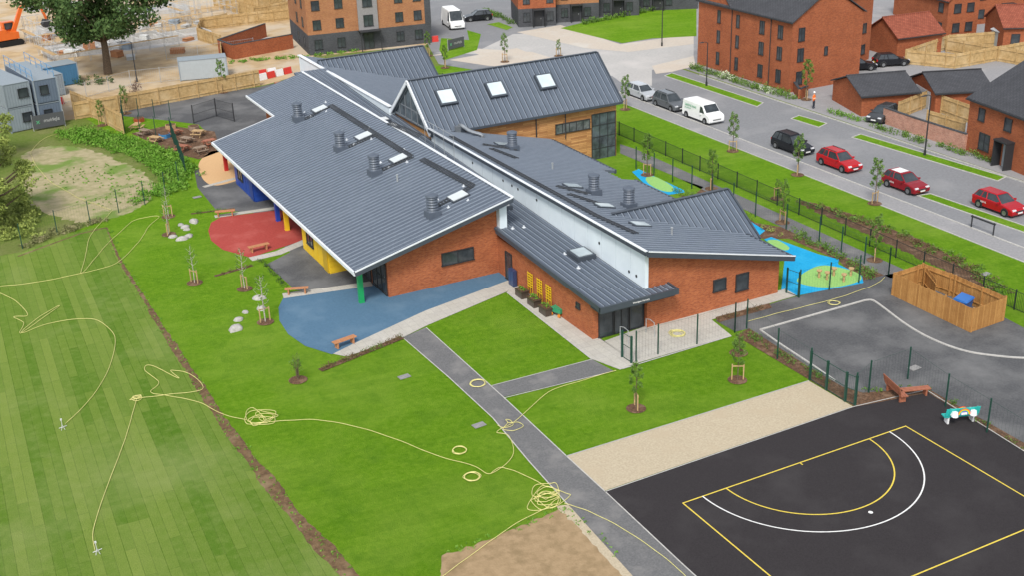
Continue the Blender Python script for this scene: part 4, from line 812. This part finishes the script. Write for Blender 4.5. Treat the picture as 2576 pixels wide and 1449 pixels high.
g=G(1300,716); t=T("storage_box","blue wall mounted storage locker beside brick corridor wall","locker",(5.75,g.y,0)); mb=MB(); mb.box(-.15,.15,-.38,.38,0.05,1.3); put(mb.mesh("body",paint("navy",(.03,.05,.12))),"body",t); mb=MB(); mb.box(-.165,-.15,-.34,-.02,.1,1.2); mb.box(-.165,-.15,.02,.34,.1,1.2); put(mb.mesh("door",paint("navy_door",(.04,.07,.16))),"door",t)
g=G(1405,795); t=T("toy_trolley","small green and orange wheeled plant trolley on paving","trolley",(g.x,g.y,.036),.3); mb=MB(); mb.box(-.3,.3,-.45,.45,.3,.62); put(mb.mesh("body",paint("tr_green",(.03,.25,.12))),"body",t); wh=MB(); wh.ext([(-.03,.13*math.cos(a),.13*math.sin(a)) for a in np.linspace(0,6.28,11)[:-1]],[(.03,.13*math.cos(a),.13*math.sin(a)) for a in np.linspace(0,6.28,11)[:-1]]); wh=wh.mesh("wheel",paint("tr_orange",(.6,.2,.02)))
for x in(-.33,.33):
    for y in (-.35,.35): put(wh,"wheel",t,(x,y,.15))
for u,v,c in ((2420,790,(.02,.13,.42)),):
    g=G(u,v); t=T("wheeled_bin","large blue wheeled waste container with hinged lid","bin",(g.x,g.y,.025),rad(20)); mt=paint("bin_paint",c); mb=MB(); mb.ext([(-.5,-.35,.15),(.5,-.35,.15),(.5,.35,.15),(-.5,.35,.15)],[(-.62,-.45,1.05),(.62,-.45,1.05),(.62,.45,1.05),(-.62,.45,1.05)]); put(mb.mesh("body",mt),"body",t); mb=MB(); mb.ext([(-.65,-.5,1.06),(.65,-.5,1.06),(.65,.5,1.1),(-.65,.5,1.1)],[(-.6,-.42,1.14),(.6,-.42,1.14),(.6,.42,1.24),(-.6,.42,1.24)]); put(mb.mesh("lid",mt),"lid",t); wm=MB(); wm.box(-.04,.04,-.08,.08,0,.15); wm=wm.mesh("wheel",TYRE)
    for x in(-.45,.45):
        for y in(-.3,.3): put(wm,"wheel",t,(x,y,0))
sheet("bark_play_ground",[(330,335),(420,315),(540,330),(555,380),(500,400),(440,385)],MULCH,5)
for i,(u,v) in enumerate(((365,340),(392,358),(440,340),(470,360),(500,342),(528,366),(505,384),(345,325),(460,380))):
    g=G(u,v); mt=(WOODG,WOODL,WOODR)[i%3]; t=T("picnic_table","small timber picnic table with side seats","table",(g.x,g.y,.02),random.uniform(0,3),"picnic tables"); mb=MB(); mb.box(-.6,.6,-.35,.35,.6,.65); put(mb.mesh("tabletop",mt),"tabletop",t); mb=MB(); mb.box(-.6,.6,-.75,-.55,.35,.4); st=mb.mesh("seat",mt); put(st,"seat",t); put(st,"seat",t,(0,1.3,0)); lm=MB()
    lm.beam((0,-.65,0),(0,-.2,.62),.06,.06); lm.beam((0,.65,0),(0,.2,.62),.06,.06); lm.beam((0,-.7,.33),(0,.7,.33),.05,.05); lm=lm.mesh("leg",mt)
    for x in(-.42,.42): put(lm,"leg",t,(x,0,0))
for i,(u,v) in enumerate(((430,322),(415,345),(488,325),(350,305))):
    g=G(u,v); t=T("raised_planter","small timber raised planter with dark soil","planter",(g.x,g.y,.02),random.uniform(0,3),"raised planters"); mb=MB()
    for k in range(3): mb.cyl(0,0,.14*k,.62,.62,.13,6)
    put(mb.mesh("sides",(WOODL,paint("planter_blue",(.05,.2,.4)),WOODG,paint("planter_red",(.4,.08,.04)))[i]),"sides",t); mb=MB(); mb.cyl(0,0,.41,.55,.55,.02,6); put(mb.mesh("soil",MULCH),"soil",t)
def lamp(u,v,h):
    g=G(u,v); t=T("street_lamp","slim black street lamp post with small head","street lamp",tuple(g),rad(180),"street lamps"); mb=MB(); mb.cyl(0,0,0,.08,.05,h,8); mb.cyl(0,0,0,.12,.12,.5,8); put(mb.mesh("pole",BLACK),"pole",t); mb=MB(); mb.tube([(0,0,h),(.3,0,h+.15),(.8,0,h+.18)],.035,6); mb.ext([(.6,-.12,h+.1),(1.2,-.1,h+.12),(1.2,.1,h+.12),(.6,.12,h+.1)],[(.65,-.08,h+.2),(1.15,-.06,h+.18),(1.15,.06,h+.18),(.65,.08,h+.2)]); put(mb.mesh("lamp_head",BLACK),"lamp_head",t)
for q in ((2326,390,5.7),(1777,215,5),(1665,115,5),(345,205,5),(1345,35,4)): lamp(*q)
g=G(2470,583); mb=MB()
for y in(-1.1,1.1): mb.box(-.04,.04,y-.04,y+.04,0,1.1)
mb.box(-.07,.07,-1.2,1.2,.95,1.05); put(mb.mesh("barrier_rail",BLACK),"barrier_rail",None,(g.x,g.y,0),0,"low black timber barrier frame on the verge","barrier")
# ---------------- cars ----------------
CLR=paint("lamp_clear",(.7,.72,.75),0,.1); RDL=paint("lamp_red",(.5,.01,.01),0,.2)
def car(u,v,col,label,kind='hatch',rot=None,L=4.2,wd=1.78,H=1.5,group="cars parked along the road",metal=.3):
    g=G(u,v); t=T("parked_van" if kind=='van' else "parked_car",label,"van" if kind=='van' else "car",(g.x,g.y,.02),rad(-90) if rot is None else rot,group)
    h=L/2; w_=wd/2
    if kind=='van': prof=[(-h,.35),(-h+.02,1.0),(-h+.05,H-.08),(-h+.25,H),(h-1.7,H),(h-1.45,H-.06),(h-.75,1.15),(h-.2,.98),(h-.02,.8),(h,.35),(h-.1,.22),(-h+.1,.22)]
    else: prof=[(-h,.45),(-h+.03,.75),(-h+.1,.93),(-h+.35,.98),(h-1.35,.93),(h-.9,.88),(h-.25,.74),(h-.03,.6),(h,.38),(h-.08,.22),(-h+.08,.22)]
    mb=MB(); cz=sum(p[1] for p in prof)/len(prof); lay=[(-w_,.93),(-w_+.09,1.0),(0,1.01),(w_-.09,1.0),(w_,.93)]; n=len(prof)
    vs=[(x*(1-(1-s)*.3),y if kind!='van' else y*(1-.10*max(0,z-1)),cz+(z-cz)*s) for y,s in lay for x,z in prof]
    fs=[(j*n+k,(j+1)*n+k,(j+1)*n+(k+1)%n,j*n+(k+1)%n) for j in range(4) for k in range(n)]+[tuple(range(n)),tuple(range(4*n,5*n))[::-1]]
    mb.add(vs,fs); pm=paint("car_paint",col,metal,.22)
    if kind!='van':
        xr0,xr1=(-h+.08,-h+.45) if kind in('hatch','suv') else (-h+.12,-h+.5); xf0,xf1=h-1.25,h-2.0
        zb,zt=.9,H-.05; wb,wt=w_-.07,w_-.27
        mb.ext([(xr1-.05,-wt-.01,zt),(xf1+.05,-wt-.01,zt),(xf1+.05,wt+.01,zt),(xr1-.05,wt+.01,zt)],[(xr1+.1,-wt+.08,H+.02),(xf1-.1,-wt+.08,H+.02),(xf1-.1,wt-.08,H+.02),(xr1+.1,wt-.08,H+.02)])
        for s in (-1,1):
            for a,b in ((xr0,xr1),(xf0,xf1),((xr0+xf0)/2-.1,(xr1+xf1)/2),(xr0+.75,xr1+.55)): mb.beam((a,s*(wb+.005),zb),(b,s*(wt+.005),zt),.09,.05)
        gm=MB(); gm.ext([(xr0,-wb,zb),(xf0,-wb,zb),(xf0,wb,zb),(xr0,wb,zb)],[(xr1,-wt,zt-.005),(xf1,-wt,zt-.005),(xf1,wt,zt-.005),(xr1,wt,zt-.005)])
    else:
        gm=MB(); gm.add([(h-.78,-w_+.14,1.19),(h-.78,w_-.14,1.19),(h-1.42,w_-.2,H-.12),(h-1.42,-w_+.2,H-.12)],[(0,1,2,3)])
        gm.v=[(x+.03,y,z+.03) for x,y,z in gm.v]
        for s in(-1,1): gm.ext([(h-1.75,s*(w_-.04),1.1),(h-.95,s*(w_-.04),1.1),(h-1.35,s*(w_-.13),H-.25),(h-1.75,s*(w_-.13),H-.25)],[(h-1.75,s*(w_+.012),1.1),(h-.95,s*(w_+.012),1.1),(h-1.35,s*(w_-.06),H-.25),(h-1.75,s*(w_-.06),H-.25)])
    b=put(mb.mesh("body",pm),"body",t); bv=b.modifiers.new("b",'BEVEL'); bv.width=.035; bv.segments=2; bv.limit_method='ANGLE'
    put(gm.mesh("window",GLASS),"window",t)
    ty=MB();rm=MB();N_=16
    def disc(m_,x,y0,y1,r_,z=.32): m_.ext([(x+r_*math.cos(2*math.pi*i/N_),y0,z+r_*math.sin(2*math.pi*i/N_)) for i in range(N_)],[(x+r_*math.cos(2*math.pi*i/N_),y1,z+r_*math.sin(2*math.pi*i/N_)) for i in range(N_)])
    disc(ty,0,-.11,.11,.32); disc(rm,0,-.125,.125,.2); ty=ty.mesh("tyre",TYRE); rm=rm.mesh("rim",RIMM); am=MB(); disc(am,0,-.1,.1,.39,.34); am=am.mesh("wheel_arch",BLACK)
    for x in (-h+.8,h-.82):
        for s in(-1,1):
            put(am,"wheel_arch",t,(x,s*(w_-.096),0)); we=put(None,"wheel",t,(x,s*(w_-.06),0)); put(ty,"tyre",we); put(rm,"rim",we)
    hl=MB(); hl.box(-.1,.03,-.18,.18,-.07,.07); hlm=hl.mesh("headlight",CLR); tl=MB(); tl.box(-.03,.1,-.14,.14,-.12,.12); tlm=tl.mesh("tail_light",RDL)
    for s in(-1,1):
        put(hlm,"headlight",t,(h-.08,s*(w_-.28),.66)); put(tlm,"tail_light",t,(-h+.02,s*(w_-.2),.82)); mm=MB(); a_,b_=sorted((s*(w_-.02),s*(w_+.18))); mm.box(h-1.55,h-1.4,a_,b_,.93,1.06); put(mm.mesh("wing_mirror",pm),"wing_mirror",t)
    mb=MB(); mb.box(h-.0,h+.025,-.26,.26,.36,.48); put(mb.mesh("number_plate",WHT),"number_plate",t); mb=MB(); mb.box(-h-.025,-h+.02,-.26,.26,.5,.62); put(mb.mesh("number_plate",YEL),"number_plate",t)
    mb=MB(); mb.box(h-.05,h+.012,-.5,.5,.5,.6); put(mb.mesh("grille",BLACK),"grille",t)
    if kind=='suv':
        rr=MB(); rr.beam((-h+.6,0,H+.05),(h-2.1,0,H+.05),.04,.04); rr=rr.mesh("roof_rail",BLACK)
        for s in(-1,1): put(rr,"roof_rail",t,(0,s*(w_-.35),0))
    return t
def decal(root,txt,size,loc,rot,mt,name="lettering"):
    o=put(textmesh(txt,size,.003,mt),name,root,loc); o.rotation_euler=rot; return o
car(1615,244,(.50,.52,.54),"silver estate car parked beside the kerb",'estate',L=4.5); car(1685,270,(.13,.14,.15),"dark grey sport utility car parked beside the kerb",'suv',L=4.5,H=1.62)
tv=car(1768,300,(.80,.81,.80),"white van with green lettering parked beside the kerb",'van',L=4.9,wd=1.95,H=1.95,metal=0)
GT=paint("green_letter",(.03,.35,.15)); decal(tv,"GREENE KING",.32,(-1.9,-.985,1.35),(rad(90),0,0),GT); decal(tv,"groundworks",.2,(-1.9,-.985,1.1),(rad(90),0,0),GT)
car(1993,378,(.012,.014,.018),"black sport utility car parked beside the kerb",'suv',L=4.5,H=1.62); car(2110,420,(.50,.010,.014),"bright red car parked beside the kerb",'suv',L=4.4,H=1.55)
t=car(2276,475,(.28,.010,.018),"dark red car with driving school stickers and pale roof",'hatch',L=4.1); mb=MB(); mb.box(-1.3,-.2,-.5,.5,1.525,1.53); put(mb.mesh("roof_decal",WHT),"roof_decal",t); decal(t,"DRIVE",.2,(-1.0,-.9,.55),(rad(90),0,0),WHT)
t=car(2512,528,(.45,.010,.018),"red hatchback with white lettering parked beside the kerb",'hatch',L=4.3); decal(t,"DRIVE",.22,(-1.2,-.9,.55),(rad(90),0,0),WHT)
RB="cars in the residents bays"
car(2158,174,(.012,.013,.016),"black hatchback parked in the residents bay",'hatch',rot=rad(-25),group=RB); car(2240,163,(.015,.016,.02),"black car parked in the residents bay",'hatch',rot=rad(-20),group=RB); car(2220,300,(.06,.065,.07),"dark grey estate car parked on driveway",'estate',rot=rad(200),group=RB)
car(1140,66,(.80,.81,.80),"white high panel van on the far road",'van',L=5.6,wd=2.1,H=2.6,rot=rad(-100),metal=0,group="vehicles on the far road"); car(1202,50,(.015,.016,.02),"black hatchback on the far road",'hatch',rot=rad(165),group="vehicles on the far road")
# ---------------- construction site ----------------
def cabin(B,A,D,h,mt,label,z0=0,LA=None,LD=None,cat="site cabin",name="site_cabin"):
    B=G(*B);A=G(*A);D=G(*D); ya=A-B; an=math.atan2(ya.y,ya.x)-math.pi/2; xd=Vector((math.cos(an),math.sin(an),0)); LA=LA or ya.length; LD=LD or abs((D-B).dot(xd)); t=T(name,label,cat,(B.x,B.y,z0),an); mb=MB(); mb.box(0,LD,0,LA,.1,h)
    k=.3
    while k<LD-.1: mb.box(k,k+.12,-.04,0,.2,h-.15); k+=.3
    k=.3
    while k<LA-.1: mb.box(-.04,0,k,k+.12,.2,h-.15); k+=.3
    put(mb.mesh("body",mt),"body",t); mb=MB()
    for x in (0,LD):
        for y in (0,LA): mb.box(x-.07,x+.07,y-.07,y+.07,0,h+.04)
    mb.box(-.06,LD+.06,-.06,LA+.06,h,h+.05); put(mb.mesh("frame",mat("cabin_grey",(.26,.30,.33))),"frame",t)
    return t
CG=paint("cabin_blue_grey",(.115,.15,.20),0,.6); CL=paint("container_grey",(.36,.40,.42),0,.6); CB=paint("cabin_blue",(.05,.16,.28),0,.5); CM=paint("cabin_mid_grey",(.24,.28,.31),0,.6)
for z in (0,2.65):
    t=cabin((105,322),(35,275),(160,310),2.6,CG,"grey stacked portable site cabin",z); window(t,1.0,-.05,1.5,.9,1.0); t=cabin((30,335),(-60,290),(90,320),2.6,CM,"pale grey stacked portable site cabin",z); window(t,2.0,-.05,1.5,1.1,1.0)
B_=G(105,322); o=T("roof_guard_rail","blue tubular guard rail on top of stacked cabins","guard rail",(B_.x,B_.y,5.3),0); an=G(35,275)-B_; mb=MB(); d=an.normalized(); e=Vector((d.y,-d.x,0))
for k in range(6):
    for s in (0,2.3): p=d*(k*an.length/5)+e*s; mb.tube([p,p+Vector((0,0,1.1))],.03,5)
for s in (0,2.3):
    for z in (.55,1.1): mb.tube([e*s+Vector((0,0,z)),e*s+an+Vector((0,0,z))],.03,5)
put(mb.mesh("rail",paint("rail_blue",(.04,.22,.45))),"rail",o)
cabin((455,204),(452,185),(572,186),2.5,CL,"pale grey steel shipping container on the site",LA=2.4,cat="container",name="shipping_container")
cabin((60,235),(-10,200),(150,215),2.6,CB,"blue site cabin with rooftop handrails",LA=3,LD=7)
cabin((40,262),(-30,228),(120,240),2.6,CM,"pale grey site office cabin",LA=3,LD=6)
GAL2=paint("scaffold_pale",(.46,.47,.47),0,.5)
def scaffold(u,v,an,nx,ny,h,lv,label="galvanised scaffolding around a new house base"):
    g=G(u,v); t=T("scaffolding",label,"scaffolding",tuple(g),an,"scaffolds"); mb=MB(); s=2.1
    for i in range(nx+1):
        for j in range(ny+1):
            if 0<i<nx and 0<j<ny: continue
            for dx in (0,.9): mb.tube([(i*s+dx*.3,j*s+dx*.3,0),(i*s+dx*.3,j*s+dx*.3,h+random.uniform(-.3,.6))],.03,4)
    for k in range(1,lv+1):
        z=h*k/lv
        for y in (0,ny*s): mb.beam((0,y,z),(nx*s,y,z),.05,.05)
        for x in (0,nx*s): mb.beam((x,0,z),(x,ny*s,z),.05,.05)
    mb.beam((0,0,0),(s*2,0,h),.04,.04); mb.beam((nx*s,0,0),((nx-2)*s,0,h),.04,.04)
    put(mb.mesh("tubes",GAL2),"tubes",t); mb=MB(); mb.box(0,nx*s,-.6,.0,h*.5,h*.5+.05) ; mb.box(-.6,0,0,ny*s,h*.5,h*.5+.05); put(mb.mesh("boards",WOODL),"boards",t)
for q in ((150,165,8,4,3.0,2),(100,120,5,3,3.6,3),(340,95,5,3,4.2,3),(470,60,4,3,4,3)): scaffold(q[0],q[1],rad(10),*q[2:])
for q in ([(120,150),(400,118),(505,100),(500,75),(300,90),(110,115)],[(60,95),(200,85),(300,60),(120,60)],[(280,40),(480,30),(470,10),(270,15)],[(60,30),(230,15),(220,0),(60,5)]): sheet("concrete_slab",q,PLZ,4)
# low blockwork foundation walls of new plots
BLK=mat("blockwork",(.52,.50,.47),(.42,.41,.39),4)
for (u,v,a_,b_) in ((140,150,9,6),(300,125,8,6),(420,108,7,5),(120,88,8,5),(330,45,9,5)):
    g=G(u,v); t=T("foundation_wall","pale blockwork foundation walls of a new house plot","foundation",(g.x,g.y,.02),rad(10),"house foundations"); mb=MB()
    for x0,x1,y0_,y1_ in ((0,a_,0,.3),(0,a_,b_-.3,b_),(0,.3,.3,b_-.3),(a_-.3,a_,.3,b_-.3),(a_*.45,a_*.45+.25,.3,b_-.3)): mb.box(x0,x1,y0_,y1_,0,random.uniform(.5,.8))
    put(mb.mesh("blockwork",BLK),"blockwork",t)
SM=[mat("stack",c) for c in ((.5,.5,.48),(.42,.2,.1),(.6,.6,.58),(.25,.3,.35))]
for i in range(34):
    u=random.uniform(100,500); v=random.uniform(30,150); g=G(u,v); mb=MB(); w1,w2,h1=random.uniform(.5,1.1),random.uniform(.4,.7),random.uniform(.3,.9)
    for k in range(3): mb.box(-w1+.04*k,w1-.02*k,-w2,w2,k*h1/3+.02,(k+1)*h1/3)
    mb.box(-w1-.03,w1+.03,-w2-.03,w2+.03,h1,h1+.04); put(mb.mesh("material_stack",SM[i%4]),"material_stack",None,(g.x,g.y,.02),random.uniform(0,3),"strapped stack of building blocks on the slab","building materials","material stacks")
bm=MB(); bm.ext([(-.55,-.22,0),(.55,-.22,0),(.55,.22,0),(-.55,.22,0)],[(-.55,-.08,.8),(.55,-.08,.8),(.55,.08,.8),(-.55,.08,.8)]); br_=bm.mesh("road_barrier",paint("barrier_red",(.55,.04,.03))); bw_=bm.mesh("road_barrier",paint("barrier_white",(.7,.7,.7)))
def barrier(a,b,label="red and white plastic road barrier on the site"):
    a=G(*a);b=G(*b); d=(b-a); n=max(1,int(d.length/1.3)); d.normalize(); an=math.atan2(d.y,d.x)
    for i in range(n): p=a+d*(i*1.3); put(br_ if i%2==0 else bw_,"road_barrier",None,(p.x,p.y,.01),an,label,"barrier","plastic road barriers")
barrier((860,128),(1130,100)); barrier((640,205),(760,175)); barrier((660,190),(720,180)); barrier((150,262),(190,250))
def banner(a,b,h,txt,label):
    a=G(*a);b=G(*b); d=b-a; t=T("banner",label,"banner",tuple(a),math.atan2(d.y,d.x)); L=d.length; mb=MB(); mb.box(0,L,-.02,0,.2,h); put(mb.mesh("cloth",mat("banner_dark",(.09,.095,.10))),"cloth",t); mb=MB(); mb.box(-.04,.04,0,.08,0,h+.1); pm=mb.mesh("post",GALV)
    for x in (0,L): put(pm,"post",t,(x,0,0))
    me=textmesh(txt,1,.0,mat("banner_letter",(.5,.5,.5))); wd_=max(v.co.x for v in me.vertices); s=L*.5/wd_; o=put(me,"lettering",t,(L*.86,-.03,h*.5)); o.rotation_euler=(rad(90),0,0); o.scale=(-s,s,s)
    g2=MB(); g2.beam((L*.12,-.03,h*.45),(L*.22,-.03,h*.65),.02,.07); g2.beam((L*.12,-.04,h*.65),(L*.22,-.04,h*.45),.02,.07); put(g2.mesh("logo",paint("logo_green",(.1,.4,.2))),"logo",t)
banner((86,330),(165,316),1.7,"alphium","dark mesh banner with mirrored white lettering on fence"); banner((1128,128),(1168,118),1.5,"alphium","dark mesh banner with mirrored white lettering by the road")
g=G(22,112); t=T("excavator","orange tracked excavator with raised boom on sandy ground","excavator",tuple(g),rad(15)); OR=paint("digger_orange",(.65,.13,.02))
tr=MB(); tr.ext([(x,-.3,z) for x,z in ((-1.9,.4),(-1.6,.05),(1.6,.05),(1.9,.4),(1.6,.8),(-1.6,.8))],[(x,.3,z) for x,z in ((-1.9,.4),(-1.6,.05),(1.6,.05),(1.9,.4),(1.6,.8),(-1.6,.8))]); tr=tr.mesh("track",TYRE)
for y in(-1.1,1.1): put(tr,"track",t,(0,y,0))
mb=MB(); mb.box(-2.2,1.3,-1.3,1.3,.95,1.9); mb.box(-2.2,-.4,-1.3,1.3,1.9,2.4); put(mb.mesh("body",OR),"body",t); mb=MB(); mb.box(-.2,1.4,.3,1.3,1.92,3.2); put(mb.mesh("cab",OR),"cab",t); window(t,.6,.29,2.6,1.2,.9); window(t,1.42,.8,2.6,.8,.9,'R')
mb=MB(); mb.beam((.9,-.3,1.8),(2.6,-.3,5.0),.4,.55); mb.beam((2.6,-.3,5.0),(5.0,-.3,5.9),.38,.45); put(mb.mesh("boom",OR),"boom",t); mb=MB(); mb.beam((5.0,-.3,6.1),(6.0,-.3,2.9),.3,.35); put(mb.mesh("stick",OR),"stick",t); mb=MB(); mb.ext([(5.6,-.8,2.9),(6.4,-.8,2.7),(6.3,-.8,1.8),(5.5,-.8,1.7),(5.2,-.8,2.2)],[(5.6,.2,2.9),(6.4,.2,2.7),(6.3,.2,1.8),(5.5,.2,1.7),(5.2,.2,2.2)]); put(mb.mesh("bucket",BLACK),"bucket",t)
# ---------------- person ----------------
g=G(2046,272); t=T("person","person in orange high visibility jacket and dark trousers standing","person",(g.x,g.y,.02),rad(200))
J=[(0,0,.95),(0,0,1.15),(0,0,1.4),(0,0,1.52),(0,.02,1.66),(-.19,0,1.4),(-.27,.0,1.12),(-.22,.14,.98),(.19,0,1.4),(.27,0,1.12),(.22,.14,.98),(-.1,0,.9),(-.12,.02,.5),(-.12,0,.08),(-.12,.14,.04),(.1,0,.9),(.12,.03,.5),(.14,0,.08),(.14,.14,.04),(0,.01,1.76)]
E=[(0,1),(1,2),(2,3),(3,4),(4,19),(2,5),(5,6),(6,7),(2,8),(8,9),(9,10),(0,11),(11,12),(12,13),(13,14),(0,15),(15,16),(16,17),(17,18)]
Rd=[.15,.15,.16,.06,.1,.075,.05,.035,.075,.05,.035,.1,.07,.05,.045,.1,.07,.05,.045,.07]
me=bpy.data.meshes.new("body"); me.from_pydata(J,E,[])
for mm in (paint("hi_vis",(.85,.17,.02),0,.7),paint("trousers",(.03,.035,.05),0,.8),paint("skin",(.45,.26,.18),0,.6)): me.materials.append(mm)
o=put(me,"body",t); o.modifiers.new("s",'SKIN')
for i,r_ in enumerate(Rd): me.skin_vertices[0].data[i].radius=(r_,r_*.85)
me.skin_vertices[0].data[0].use_root=True
sb=o.modifiers.new("ss",'SUBSURF'); sb.levels=1; sb.render_levels=1
dg=bpy.context.evaluated_depsgraph_get(); ev=bpy.data.meshes.new_from_object(o.evaluated_get(dg)); o.modifiers.clear(); o.data=ev
if len(ev.materials)<3:
    ev.materials.clear()
    for mm in me.materials: ev.materials.append(mm)
for p in ev.polygons:
    z=p.center.z; p.material_index=2 if z>1.53 or (z<1.02 and abs(p.center.x)>.2) else (0 if z>.88 else 1); p.use_smooth=True
mb=MB(); mb.cyl(0,.01,1.74,.13,.12,.06,12); mb.cyl(0,.01,1.80,.12,.05,.07,12); put(mb.mesh("helmet",paint("helmet_white",(.8,.8,.8))),"helmet",t)
mb=MB(); mb.cyl(0,0,1.12,.19,.19,.05,12); put(mb.mesh("reflective_band",paint("refl",(.7,.75,.6))),"reflective_band",t)
print("objects",len(bpy.data.objects))
